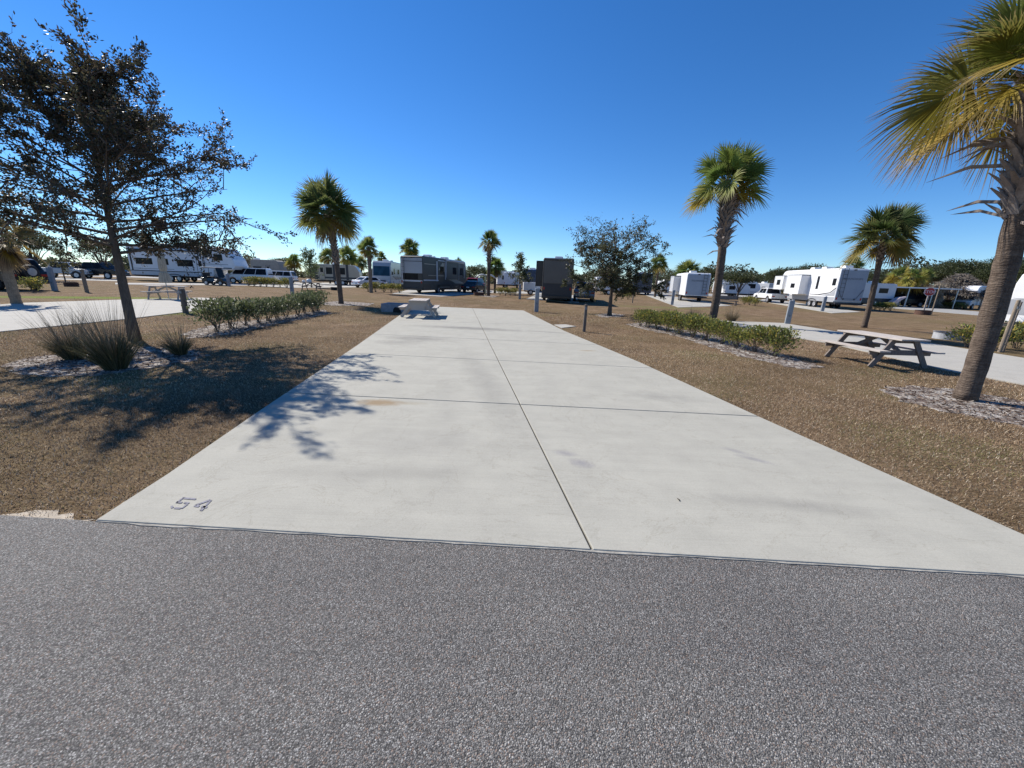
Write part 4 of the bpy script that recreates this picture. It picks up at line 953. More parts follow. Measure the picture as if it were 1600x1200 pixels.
def pane(parent, W2, x0, x1, z0, z1, side=-1, name='window', m='glass', frame=None, proud=.006, skew=0.0):
    y = side * W2; mb = MB()
    mb.prism([(x0, z0), (x1, z0), (x1 + skew, z1), (x0 + skew, z1)], y - .02, y + .02 + 0) if False else mb.prism([(x0, z0), (x1, z0), (x1 + skew, z1), (x0 + skew, z1)], min(y + side * proud, y - side * .03), max(y + side * proud, y - side * .03))
    o = mb.build(name, M[m], parent)
    if frame:
        f = MB(); e = .035; pr = proud + .006
        for a, b, c, d in ((x0 - e, x1 + e, z0 - e, z0), (x0 - e, x1 + e, z1, z1 + e), (x0 - e, x0, z0, z1), (x1, x1 + e, z0, z1)):
            f.prism([(a, c), (b, c), (b, d), (a, d)], min(y + side * pr, y - side * .03), max(y + side * pr, y - side * .03))
        f.build('frame', M[frame], o)
    return o
def endpane(parent, x, y0, y1, z0, z1, out=1, name='window', m='glass', proud=.008):
    mb = MB(); mb.box((x + out * (proud - .02) , (y0 + y1) / 2, (z0 + z1) / 2), (.04, y1 - y0, z1 - z0)); return mb.build(name, M[m], parent)
def rv_door(root, W2, x, z0, side=-1, m='rvwhite', w=.72, h=1.85):
    d = pane(root, W2, x, x + w, z0, z0 + h, side, 'door', m, proud=.018)
    pane(d, W2 + .018, x + .18, x + w - .14, z0 + h * .52, z0 + h * .88, side, 'window', 'glass', proud=.006)
    f = MB(); s = side; y = s * W2
    for a, b, c, e in ((x - .05, x - .012, z0 - .05, z0 + h + .05), (x + w + .012, x + w + .05, z0 - .05, z0 + h + .05), (x - .012, x + w + .012, z0 + h + .012, z0 + h + .05)):
        f.prism([(a, c), (b, c), (b, e), (a, e)], min(y + s * .024, y - s * .03), max(y + s * .024, y - s * .03))
    f.build('frame', M['blackm'], d)
    mb = MB(); mb.box((x + w - .08, s * (W2 + .034), z0 + h * .46), (.05, .03, .14)); mb.build('handle', M['blackm'], d)
    mb = MB(); mb.box((x + w / 2, s * (W2 + .20), z0 - .18), (.6, .30, .03)); mb.box((x + w / 2, s * (W2 + .42), z0 - .38), (.6, .24, .03)); mb.bar((x + .1, s * (W2 + .05), z0 - .12), (x + .1, s * (W2 + .5), z0 - .5), .03, .05); mb.bar((x + w - .1, s * (W2 + .05), z0 - .12), (x + w - .1, s * (W2 + .5), z0 - .5), .03, .05); mb.build('entry_step', M['blackm'], d)
def ac(root, x, zr, m='rvroof', L=.9, W_=.72, h=.30):
    mb = MB(); mb.prism([(x - L / 2, zr - .02), (x + L / 2, zr - .02), (x + L * .46, zr + h * .8), (x + L * .36, zr + h), (x - L * .42, zr + h), (x - L * .5, zr + h * .5)], -W_ / 2, W_ / 2); mb.build('roof_air_unit', M[m], root, .03)
def ladder(root, x, out, y, z0, z1, w=.36):
    mb = MB(); X = x + out * .10
    for s in (-1, 1): mb.tube([(x + out * .0, y + s * w / 2, z0), (X, y + s * w / 2, z0 + .05), (X, y + s * w / 2, z1 + .02), (x - out * .2, y + s * w / 2, z1 + .12)], .018, 6)
    for k in range(7): z = z0 + .12 + (z1 - z0 - .1) * k / 6.4; mb.tube([(X, y - w / 2, z), (X, y + w / 2, z)], .015, 6)
    mb.build('ladder', M['blackm'], root)
def chassis(root, L0, L1, W2, z=.62, h=.20):
    mb = MB()
    for s in (-1, 1): mb.box(((L0 + L1) / 2, s * W2 * .62, z), (L1 - L0, .10, h))
    for k in range(5): mb.box((L0 + (L1 - L0) * (k + .5) / 5, 0, z - .02), (.08, W2 * 1.2, h * .7))
    mb.box(((L0 + L1) / 2, 0, z + .07), (L1 - L0 - .1, W2 * 1.7, .06)); mb.build('chassis', M['chassis'], root)
def rv_end(root, x, out, W2, z0, z1, lamp='redlens'):
    for s in (-1, 1):
        mb = MB(); mb.box((x + out * .01, s * (W2 - .16), z0 + .28), (.05, .14, .22)); mb.build('tail_lamp', M[lamp], root)
    mb = MB(); mb.box((x + out * .03, 0, z1 - .14), (.10, .22, .10)); mb.build('rear_camera', M['blackm'], root)
def slideout(root, W2, x0, x1, z0, z1, side=-1, dep=.85, m='rvwhite', wins=(), topper=True):
    y0, y1 = sorted((side * (W2 - .05), side * (W2 + dep)))
    mb = MB(); mb.box(((x0 + x1) / 2, (y0 + y1) / 2, (z0 + z1) / 2), (x1 - x0, y1 - y0, z1 - z0)); s = mb.build('slide_out', M[m], root, .02)
    mb = MB(); yy = side * (W2 + dep + .012); e = .05
    for a, b, c, d in ((x0 - .03, x1 + .03, z0 - .03, z0 + e), (x0 - .03, x1 + .03, z1 - e, z1 + .03), (x0 - .03, x0 + e, z0 + e, z1 - e), (x1 - e, x1 + .03, z0 + e, z1 - e)):
        mb.box(((a + b) / 2, yy, (c + d) / 2), (b - a, .05, d - c))
    mb.build('frame', M[m], s)
    if topper:
        mb = MB(); mb.box(((x0 + x1) / 2, side * (W2 + dep / 2 + .02), z1 + .07), (x1 - x0 + .1, dep + .04, .03)); mb.build('awning', M['blackm'], s)
    for a, b, c, d in wins: pane(s, W2 + dep, a, b, c, d, side, 'window')
    return s
def awning_tube(root, W2, x0, x1, z, side=-1, m='blackm'):
    mb = MB(); y = side * (W2 + .10); mb.tube([(x0, y, z), (x1, y, z)], .075, 10)
    for x in (x0 + .04, x1 - .04): mb.bar((x, side * (W2 + .045), z - 1.9), (x, side * (W2 + .085), z), .06, .05, (1, 0, 0))
    mb.build('awning', M[m], root)

def fifth_wheel(name, label, loc, rz, L=12.6, W_=2.5, H=3.95, door_side=-1, body='rvwhite', lower='rvgrey', wins=(), slides=(), rear=None, door=None, acs=(.42, .62), awn=None, axles=(3.6, 4.55), far_wins=()):
    t = thing(name, label, 'travel trailer', loc + Vector((0, 0, GZ)), rz); W2 = W_ / 2
    prof = [(0, .82), (L - 3.0, .82), (L - 2.85, 1.62), (L - .35, 1.72), (L, 2.15), (L - .25, 2.9), (L - 1.15, H - .12), (L - 1.6, H - .02), (0, H - .06)]
    mb = MB(); mb.prism(prof, -W2, W2); mb.build('body', M[body], t, .06, seg=3)
    mb = MB(); mb.prism([(.06, .70), (L - 3.05, .70), (L - 3.05, 1.22), (.06, 1.22)], -W2 - .012, W2 + .012); mb.build('skirt', M[lower], t, .02)
    mb = MB(); mb.box((L * .44, 0, H - .02), (L * .84, W_ - .12, .05)); mb.build('roof', M['rvroof'], t)
    chassis(t, .1, L - 3.0, W2, .60)
    for x in axles:
        for s in (-1, 1): wheel(t, (x, s * (W2 - .12), .39), .39, .22, s)
    for s in (-1, 1):
        mb = MB(); mb.tube([(axles[0] - .5 + q * .08 * 0 + (axles[-1] - axles[0] + 1.0) * (1 - math.cos(math.pi * q / 10)) / 2, s * (W2 + .02), .55 + .36 * math.sin(math.pi * q / 10)) for q in range(11)], .05, 6); mb.build('wheel_arch', M['blackm'], t)
        mb = MB(); mb.box((L - 3.35, s * W2 * .75, .42), (.11, .11, .86)); mb.box((L - 3.35, s * W2 * .75, .01), (.28, .28, .03)); mb.build('landing_leg', M['steel'], t)
    for x in acs: ac(t, x * L, H, 'rvroof' if body == 'rvwhite' and rear != 'shade' else 'blackm')
    for (a, b, c, d) in wins: pane(t, W2, a, b, c, d, door_side)
    for (a, b, c, d) in far_wins: pane(t, W2, a, b, c, d, -door_side)
    for sl_ in slides: slideout(t, W2, *sl_[:4], side=sl_[4], dep=sl_[5], m=sl_[6], wins=sl_[7])
    if door: rv_door(t, W2, door, 1.0, door_side)
    if awn: awning_tube(t, W2, awn[0], awn[1], awn[2], awn[3])
    rv_end(t, 0, -1, W2, .8, H); ladder(t, -.02, -1, W2 - .42, 1.2, H - .05)
    mb = MB(); mb.box((-.10, 0, .60), (.14, W_ - .1, .16)); mb.build('bumper', M['chassis'], t)
    return t, W2

def travel_trailer(name, label, loc, rz, L=7.6, W_=2.45, H=3.1, body='rvwhite', end='rvlight', wins=(), slides=(), door=None, dside=-1, rounded=False, stripe=None, axles=None, blunt=False):
    t = thing(name, label, 'travel trailer', loc + Vector((0, 0, GZ)), rz); W2 = W_ / 2
    if rounded: prof = [(0, .70), (L - .25, .70), (L, 1.0), (L + .02, 1.7), (L - .22, 2.4), (L - .75, 2.85), (L - 1.5, H), (.5, H), (.12, H - .25), (0, H - .7)]
    elif blunt: prof = [(0, .70), (L - .08, .70), (L, .85), (L, 2.45), (L - .10, 2.85), (L - .28, H), (.12, H), (0, H - .12)]
    else: prof = [(0, .70), (L - .3, .70), (L, 1.0), (L - .08, 2.0), (L - .5, H - .25), (L - .9, H), (.12, H), (0, H - .12)]
    mb = MB(); mb.prism(prof, -W2, W2); mb.build('body', M[body], t, .06, seg=3)
    mb = MB(); mb.box((L * .48, 0, H + .005), (L * .72, W_ - .2, .05)); mb.build('roof', M['rvroof'], t)
    chassis(t, .1, L - .2, W2, .55); ac(t, L * .45, H + .02)
    mb = MB(); [mb.bar((L - .25, s * W2 * .7, .52), (L + 1.15, 0, .50), .07, .12) for s in (-1, 1)]; mb.cyl((L + .9, 0, .45), .04, .9, 8); mb.build('hitch', M['chassis'], t)
    mb = MB(); [mb.cyl((L + .42, s * .17, .85), .15, .46, 12) for s in (-1, 1)]; mb.build('gas_bottle', M['plastic'], t, .03)
    for x in (axles or (L * .40, L * .40 + .85)):
        for s in (-1, 1): wheel(t, (x, s * (W2 - .13), .36), .36, .2, s)
    for (a, b, c, d, s) in wins: pane(t, W2, a, b, c, d, s, frame='blackm')
    for sl_ in slides: slideout(t, W2, *sl_[:4], side=sl_[4], dep=sl_[5], m=sl_[6], wins=sl_[7])
    if door is not None: rv_door(t, W2, door, .85, dside, body)
    if stripe: pane(t, W2, .2, L - .4, .95, 1.18, -1, 'stripe', stripe); pane(t, W2, .2, L - .4, .95, 1.18, 1, 'stripe', stripe)
    mb = MB(); mb.box((-.10, 0, .58), (.12, W_ - .2, .12)); mb.build('bumper', M['chassis'], t)
    rv_end(t, 0, -1, W2, .75, H)
    return t, W2

def motorhome(name, label, loc, rz, L=11.4, W_=2.55, H=3.65, body='rvtan', low='rvbrown', glass='glass', wins=(), slides=(), swoosh=(), rear_panel=None, front='rvwhite', front_glass=True):
    t = thing(name, label, 'motorhome', loc + Vector((0, 0, GZ)), rz); W2 = W_ / 2
    prof = [(0, .48), (L - .1, .42), (L, .8), (L - .03, 1.5), (L - .32, 3.0), (L - .55, H - .2), (L - .8, H - .02), (.12, H), (0, H - .1)]
    mb = MB(); mb.prism(prof, -W2, W2); mb.build('body', M[body], t, .07, seg=3)
    mb = MB(); mb.prism([(.05, .36), (L - .12, .34), (L - .06, 1.05), (.05, 1.05)], -W2 - .01, W2 + .01); mb.build('skirt', M[low], t, .02)
    mb = MB(); mb.box((L * .47, 0, H + .01), (L * .86, W_ - .14, .06)); mb.build('roof', M['rvroof'], t)
    for x in (.3, .66): ac(t, x * L, H + .03, 'rvlight')
    mb = MB(); mb.tube([(L * .5, .5, H + .03), (L * .5, .5, H + .3)], [.28, .22], 14); mb.build('satellite_dome', M['rvroof'], t, smooth=True)
    for x, r in ((L * .30, .48), (L - 2.3, .48)):
        for s in (-1, 1): wheel(t, (x, s * (W2 - .13), r), r, .28, s)
    for (a, b, c, d, s) in wins: pane(t, W2, a, b, c, d, s)
    for sl_ in slides: slideout(t, W2, *sl_[:4], side=sl_[4], dep=sl_[5], m=sl_[6], wins=sl_[7])
    for (poly, m, s) in swoosh:
        mb = MB(); y = s * W2; mb.prism(poly, min(y - s * .02, y + s * .004), max(y - s * .02, y + s * .004)); mb.build('graphic', M[m], t)
    if front_glass:
        mb = MB(); V = [(L - .065, -W2 + .12, 1.62), (L - .065, W2 - .12, 1.62), (L - .33, W2 - .16, 2.95), (L - .33, -W2 + .16, 2.95)]
        mb.add([(x + .02, y, z) for x, y, z in V] + [(x - .05, y, z) for x, y, z in V], [(0, 1, 2, 3), (7, 6, 5, 4), (0, 4, 5, 1), (1, 5, 6, 2), (2, 6, 7, 3), (3, 7, 4, 0)]); mb.build('windscreen', M[glass], t)
        mb = MB(); mb.box((L + .01, 0, .86), (.06, 1.1, .30)); mb.build('grille', M['blackm'], t)
        mb = MB(); mb.box((L + .03, 0, .50), (.16, W_ - .1, .26)); mb.build('bumper', M[front], t, .04)
        for s in (-1, 1):
            mb = MB(); mb.box((L + .0, s * (W2 - .28), .92), (.08, .38, .22)); mb.build('headlight', M['lamp'], t, .03)
            mb = MB(); mb.bar((L - .1, s * W2, 2.35), (L + .25, s * (W2 + .28), 2.25), .04, .04); mb.box((L + .26, s * (W2 + .30), 2.0), (.10, .22, .42)); mb.build('mirror', M['blackm'], t)
    rv_end(t, 0, -1, W2, .9, H)
    if rear_panel:
        endpane(t, 0, -W2 + .08, W2 - .08, .62, 1.55, -1, 'engine_grille', rear_panel)
    mb = MB(); mb.box((-.05, 0, .48), (.18, W_ - .08, .24)); mb.build('rear_bumper', M[low], t, .03)
    return t, W2

CARS = {
 'sedan': (4.6, 1.80, [(0, .38), (.0, .75), (.12, .98), (.95, 1.02), (3.2, .95), (4.3, .78), (4.58, .58), (4.6, .34)], [(.55, 1.0), (1.25, 1.40), (1.5, 1.44), (2.45, 1.44), (2.75, 1.38), (3.5, .94)], (.85, 3.65), .32),
 'suv': (4.8, 1.88, [(0, .45), (0, .95), (.06, 1.10), (3.4, 1.10), (4.5, 1.0), (4.75, .82), (4.8, .42)], [(.08, 1.08), (.30, 1.72), (.5, 1.78), (2.7, 1.78), (2.95, 1.72), (3.62, 1.08)], (.95, 3.85), .38),
 'pickup': (5.7, 1.98, [(0, .55), (0, 1.15), (1.95, 1.15), (1.98, 1.16), (4.2, 1.18), (5.4, 1.10), (5.65, .95), (5.7, .50)], [(2.0, 1.14), (2.12, 1.82), (2.3, 1.9), (3.7, 1.9), (3.95, 1.84), (4.6, 1.16)], (1.15, 4.65), .41),
 'van': (5.2, 1.98, [(0, .45), (0, 1.15), (4.2, 1.15), (5.0, 1.0), (5.2, .8), (5.2, .42)], [(.02, 1.13), (.10, 1.9), (.3, 2.02), (3.4, 2.02), (3.7, 1.94), (4.55, 1.13)], (1.0, 4.2), .37),
}
def car(name, label, cat, loc, rz, kind, paint, spare=False, scale=1.0):
    L, W_, low, cab, ax, r = CARS[kind]; t = thing(name, label, cat, loc + Vector((0, 0, GZ)), rz); t.scale = (scale,) * 3; W2 = W_ / 2
    # lower body with wheel-arch openings
    bot = []
    for x in sorted(ax):
        for q in range(9):
            a = math.pi * (1 - q / 8); bot.append((x + (r + .07) * math.cos(a), max(low[0][1], r + (r + .07) * math.sin(a) * 1.0)))
    prof = list(low) + bot[::-1]
    mb = MB(); mb.prism(prof, -W2, W2); mb.build('body', M[paint], t, .05, seg=3)
    mb = MB(); n = len(cab); zb, zt = min(z for x, z in cab), max(z for x, z in cab)
    ins = lambda z: W2 - .06 - .17 * (z - zb) / (zt - zb)
    mb.add([(x, -ins(z), z) for x, z in cab] + [(x, ins(z), z) for x, z in cab], [tuple(range(n)), tuple(range(n, 2 * n))[::-1]] + [(i, i + n, (i + 1) % n + n, (i + 1) % n) for i in range(n)])
    mb.build('cabin', M[paint], t, .04, seg=3)
    g0, g1 = zb + .06, zt - .10
    def edge(z, front):
        pts = cab if not front else cab[::-1]
        for (xa, za), (xb, zb_) in zip(pts, pts[1:]):
            if min(za, zb_) <= z <= max(za, zb_) and za != zb_: return xa + (xb - xa) * (z - za) / (zb_ - za)
        return pts[0][0]
    for s in (-1, 1):
        xs0, xs1 = edge(g0, False), edge(g0, True); xt0, xt1 = edge(g1, False), edge(g1, True); k = 2 if kind != 'suv' and kind != 'van' else 3
        for i in range(k):
            a0 = xs0 + .16 + (xs1 - xs0 - .34) * i / k + .03; a1 = xs0 + .16 + (xs1 - xs0 - .34) * (i + 1) / k - .03; b0 = xt0 + .12 + (xt1 - xt0 - .2) * i / k + .03; b1 = xt0 + .12 + (xt1 - xt0 - .2) * (i + 1) / k - .03
            mb = MB(); Q = [(a0, g0), (a1, g0), (b1, g1), (b0, g1)]
            mb.add([(x, s * (ins(z) + .008), z) for x, z in Q] + [(x, s * (ins(z) - .03), z) for x, z in Q], [(0, 1, 2, 3), (7, 6, 5, 4)] + [(j, j + 4, (j + 1) % 4 + 4, (j + 1) % 4) for j in range(4)]); mb.build('window', M['glass'], t)
        mb = MB(); mb.box((edge(g0, True) - .35, s * (W2 + .09), zb + .10), (.12, .18, .13)); mb.build('mirror', M[paint], t, .03)
    for front in (False, True):
        o = 1 if front else -1; za, zc = g0 + .02, g1 + .02; xa, xc = edge(za, front), edge(zc, front)
        mb = MB(); P = [(xa + o * .012, -ins(za) + .12, za), (xa + o * .012, ins(za) - .12, za), (xc + o * .012, ins(zc) - .10, zc), (xc + o * .012, -ins(zc) + .10, zc)]
        mb.add(P + [(x - o * .04, y, z) for x, y, z in P], [(0, 1, 2, 3), (7, 6, 5, 4)] + [(j, j + 4, (j + 1) % 4 + 4, (j + 1) % 4) for j in range(4)]); mb.build('windscreen' if front else 'rear_window', M['glass'], t)
        X = L if front else 0; zz = .72 if kind == 'sedan' else .85
        for s in (-1, 1):
            mb = MB(); mb.box((X - o * .06, s * (W2 - .22), zz), (.16, .34, .14)); mb.build('headlight' if front else 'tail_lamp', M['lamp' if front else 'redlens'], t, .03)
        mb = MB(); mb.box((X + o * .01, 0, .47), (.14, W_ - .12, .20)); mb.build('bumper', M['blackm' if kind in ('pickup', 'suv') else paint], t, .05)
        mb = MB(); mb.box((X + o * (.02 if front else .03), 0, zz - .02), (.06, .95 if front else .34, .16 if front else .12)); mb.build('grille' if front else 'number_plate', M['blackm' if front else 'signwhite'], t)
    for x in ax:
        for s in (-1, 1): wheel(t, (x, s * (W2 - .11), r), r, .22, s)
    if kind == 'pickup':
        mb = MB(); mb.box((1.0, 0, 1.153), (1.7, W_ - .3, .02)); mb.build('bed_liner', M['blackm'], t)
    if spare:
        mb = MB(); mb.tube([(-.24, 0, 1.05), (-.02, 0, 1.05)], [.38, .40], 20); sp = mb.build('spare_wheel', M['black'], t, .04); mb = MB(); mb.tube([(-.26, 0, 1.05), (-.243, 0, 1.05)], .22, 16); mb.build('rim', M['steel'], sp)
    return t
def place_line(a, b): return math.atan2((b - a).y, (b - a).x)

# white fifth wheel with its nose towards the main pad
a = D(207, 50); b = D(372, 50); Ls = (b - a).length
t, W2 = fifth_wheel('fifth_wheel_trailer', 'long white fifth wheel in shade with dark windows, its nose over a golf cart', a + Vector((0, 1.25, 0)), place_line(a, b), L=Ls, H=4.3, lower='rvlight', axles=(Ls * .37, Ls * .37 + 1.0), acs=(.30, .42), rear='shade',
    wins=[(.9, 3.0, 2.0, 2.75), (3.9, 5.0, 2.0, 2.75), (6.1, 8.1, 1.9, 2.7), (Ls - 2.6, Ls - 1.5, 2.75, 3.5)], door=8.6, awn=(.4, 9.6, 3.75, -1))
pane(t, W2, Ls - 4.6, Ls - 4.45, 1.7, 4.0, -1, 'trim', 'blackm'); pane(t, W2, .25, .45, .9, 4.0, -1, 'trim', 'blackm')
lettering('REFLECTION', .24, M['letter'], t, Matrix.Translation((Ls - 3.3, -W2 - .012, 3.05)) @ Matrix.Rotation(math.pi / 2, 4, 'X'))
pane(t, W2 + .012, .1, Ls - 3.1, 1.18, 1.28, -1, 'stripe', 'blackm', proud=.006); pane(t, W2, .5, 5.6, 1.45, 1.52, -1, 'stripe', 'rvgrey', proud=.008); pane(t, W2, Ls - 4.2, Ls - .5, 1.80, 1.92, -1, 'stripe', 'blackm', proud=.008); pane(t, W2, Ls - 4.0, Ls - .9, 2.25, 2.33, -1, 'stripe', 'rvgrey', proud=.008)
# golf cart
def golf_cart(loc, rz, label):
    t = thing('golf_cart', label, 'golf cart', loc + Vector((0, 0, GZ)), rz)
    mb = MB(); mb.prism([(0, .30), (0, .78), (.55, .80), (.62, .42), (1.5, .40), (1.75, .80), (2.2, .72), (2.38, .45), (2.38, .28)], -.58, .58); mb.build('body', M['carblack'], t, .04)
    mb = MB(); mb.box((.50, 0, .86), (.55, 1.08, .14)); mb.build('seat', M['black'], t, .04)
    mb = MB(); mb.box((.20, 0, 1.12), (.12, 1.06, .42)); mb.build('backrest', M['black'], t, .04)
    mb = MB(); mb.box((.95, 0, 1.90), (1.75, 1.16, .07)); mb.build('roof', M['rvroof'], t, .03)
    for x0, x1 in ((.05, .2), (1.85, 1.6)):
        for s in (-1, 1): mb = MB(); mb.tube([(x0, s * .52, .75), (x1, s * .50, 1.87)], .022, 6); mb.build('roof_post', M['blackm'], t)
    mb = MB(); V = [(1.83, -.5, .85), (1.83, .5, .85), (1.62, .48, 1.82), (1.62, -.48, 1.82)]; mb.add(V + [(x - .01, y, z) for x, y, z in V], [(0, 1, 2, 3), (7, 6, 5, 4), (0, 4, 5, 1), (1, 5, 6, 2), (2, 6, 7, 3), (3, 7, 4, 0)]); mb.build('windscreen', M['glass'], t)
    for x in (.45, 1.95):
        for s in (-1, 1): wheel(t, (x, s * .52, .25), .25, .2, s)
    mb = MB(); mb.tube([(1.55, -.25, .8), (1.35, -.25, 1.02)], .02, 6); mb.tube([(1.33 + .15 * .5 * math.sin(q * .785), -.25 + .15 * math.cos(q * .785), 1.03 + .12 * math.sin(q * .785)) for q in range(9)], .015, 6); mb.build('steering_wheel', M['blackm'], t)
golf_cart(D(322, 44), .05, 'black golf cart with a white roof parked before the long white fifth wheel')
car('parked_van', 'white van at the end of the row, its roof catching the sun', 'van', D(425, 53), math.radians(192), 'van', 'carwhite')
car('parked_suv', 'white sport utility car with dark side windows next to the white van', 'car', D(463, 56), math.radians(188), 'suv', 'carwhite')
car('parked_pickup', 'silver pickup truck far behind the grey pedestal', 'pickup truck', D(57, 48), math.radians(14), 'pickup', 'carsilver')
car('parked_pickup', 'dark lifted pickup truck with big black wheels behind the brown post', 'pickup truck', D(112, 50), math.radians(8), 'pickup', 'carblack', scale=1.05)
car('parked_suv', 'black off-road car with a spare wheel on its tail, behind the tan palm trunk', 'car', D(52, 25.5), math.radians(178), 'suv', 'carblack', spare=True, scale=1.12)
t, W2 = travel_trailer('travel_trailer', 'tan trailer far behind the white van', D(372, 78), math.radians(2), L=9.2, H=3.7, body='stucco', end='rvlight', wins=[(1, 2.2, 1.6, 2.4, -1), (4, 5.5, 1.6, 2.4, -1)], door=6.4)
t, W2 = travel_trailer('travel_trailer', 'pale trailer with black panels partly hidden by the spiky palm trunk', D(496, 60), math.radians(12), L=6.4, H=2.95, body='rvtan', wins=[(1.7, 2.5, 1.6, 2.5, -1), (3.1, 4.3, 1.6, 2.5, -1)], door=.7, axles=(3.0, 3.85), stripe='blackm')
for x0, x1 in ((2.62, 2.98), (4.45, 4.8), (.0, .5)): pane(t, W2, x0, x1, .75, 3.0, -1, 'trim', 'blackm', proud=.012)
car('parked_sedan', 'white sedan seen from behind beside the spiky palm', 'car', D(556, 52), math.radians(58), 'sedan', 'carwhite')
a = D(597, 57); 
t, W2 = motorhome('motorhome', 'silver motorhome facing out with a large blue windscreen', a + Vector((-1.45, 10.9, 0)), math.radians(-82.4), L=11, body='rvsilver', low='rvlight', glass='glassblue', wins=[(7.2, 8.4, 1.9, 2.7, 1), (3, 5, 1.9, 2.6, 1)], swoosh=[([(0, 1.0), (6, 1.0), (10, 1.6), (4, 1.5), (0, 1.4)], 'carblue', 1)])
# brown swoosh motorhome
a = D(644, 41); Lm = 12.0; th = math.radians(75)
sw = [([(1.0, 1.1), (5.2, 1.1), (8.6, .62), (10.5, .5), (7.2, 1.35), (4.5, 1.75), (1.0, 1.75)], 'rvbrown', -1), ([(4.6, 2.0), (7.4, 2.6), (9.4, 3.2), (10.2, 3.2), (8.5, 2.2), (6.2, 1.7)], 'rvbrown', -1),
      ([(5.4, 1.5), (8.0, 1.05), (11.2, .62), (Lm - .5, .7), (10.4, 1.2), (7.6, 1.7)], 'rvtan', -1), ([(3.6, 2.5), (4.6, 3.3), (6.2, 3.3), (5.2, 2.3)], 'rvtan', -1), ([(9.6, 1.5), (11.4, 2.4), (Lm - .6, 2.9), (Lm - .6, 1.9), (11, 1.3)], 'rvbrown', -1)]
t, W2 = motorhome('motorhome', 'large tan and brown motorhome with swoosh graphics and a silver rear wall', a, th, L=Lm, H=3.75, body='rvtan3', low='rvbrown', wins=[(4.0, 5.0, 2.05, 2.9, -1), (9.6, 10.6, 2.05, 2.9, -1)], swoosh=sw,
    slides=[(5.3, 9.0, 1.55, 3.4, -1, .06, 'rvtan3', ((7.3, 8.4, 2.1, 2.9),))])
endpane(t, 0, -W2 + .05, W2 - .30, 2.05, 3.55, -1, 'rear_wall', 'rvsilver', proud=.012); endpane(t, 0, -W2 + .55, W2 - .32, 1.42, 2.02, -1, 'rear_window', 'glass', proud=.012)
endpane(t, 0, -W2 + .05, W2 - .05, 1.22, 1.36, -1, 'stripe', 'rvlight', proud=.015); endpane(t, 0, -W2 + .3, W2 - .3, .60, 1.12, -1, 'engine_grille', 'blackm', proud=.012); endpane(t, 0, W2 - .27, W2 - .05, .9, 3.55, -1, 'trim', 'rvlight', proud=.016); endpane(t, 0, -W2 + .05, W2 - .3, 3.20, 3.26, -1, 'stripe', 'rvbrown', proud=.018)
pane(t, W2, .15, 3.6, 1.32, 1.45, -1, 'stripe', 'rvlight', proud=.01); pane(t, W2, 3.1, 3.35, 1.3, 3.4, -1, 'trim', 'rvlight', proud=.03)
pane(t, W2 + .06, 5.2, 5.33, 1.5, 3.5, -1, 'trim', 'rvlight', proud=.03); pane(t, W2 + .06, 9.0, 9.12, 1.5, 3.5, -1, 'trim', 'rvlight', proud=.03)
for z in (3.45,): pane(t, W2, 3.5, Lm - 1, z, z + .1, -1, 'trim', 'rvlight', proud=.02)
ladder(t, -.02, -1, .95, 1.0, 3.6)
for z0_, z1_, xa, xb in ((1.86, 1.92, 1.2, 5.0), (2.98, 3.06, .4, 3.0), (.62, .68, 3.8, 8.8)): pane(t, W2, xa, xb, z0_, z1_, -1, 'stripe', 'rvtan', proud=.012)
for xa in (1.6, 2.5, 6.6, 7.5): pane(t, W2 + .01, xa, xa + .7, .42, .98, -1, 'bay_door', 'rvtan3', proud=.012)
awning_tube(t, W2 + .06, 5.3, 10.8, 3.62, -1, 'rvlight')
car('parked_suv', 'red sport utility car at the front end of the brown motorhome', 'car', D(737, 54), math.radians(80), 'suv', 'carred')
car('parked_sedan', 'dark sedan parked in shade before the red car', 'car', D(731, 47), math.radians(75), 'sedan', 'carblack')
t, W2 = travel_trailer('travel_trailer', 'distant white trailer showing past the slim palm trunk', D(776, 82), math.radians(8), L=3.4, H=3.3, wins=[(1, 2, 1.7, 2.4, -1)], axles=(1.7,))
t, W2 = travel_trailer('travel_trailer', 'distant narrow white trailer standing end-on between the two young trees', D(796, 80), math.radians(82), L=7, H=3.1)
t, W2 = motorhome('motorhome', 'navy motorhome mostly hidden by the upright sapling', D(829, 60), math.radians(84), L=10, H=3.3, body='rvblue', low='rvblue', wins=[(2, 4, 1.9, 2.6, 1)])
t = thing('cargo_trailer', 'low white cargo trailer in front of the navy motorhome', 'trailer', D(817, 50) + Vector((0, 0, GZ)), .05)
mb = MB(); mb.prism([(0, .5), (2.0, .5), (2.1, .7), (2.05, 1.5), (0, 1.5)], -.6, .6); mb.build('body', M['rvwhite'], t, .04); mb = MB(); mb.bar((2, 0, .5), (2.9, 0, .5), .08, .08); mb.build('hitch', M['chassis'], t)
for s in (-1, 1): wheel(t, (.9, s * .68, .32), .32, .16, s)
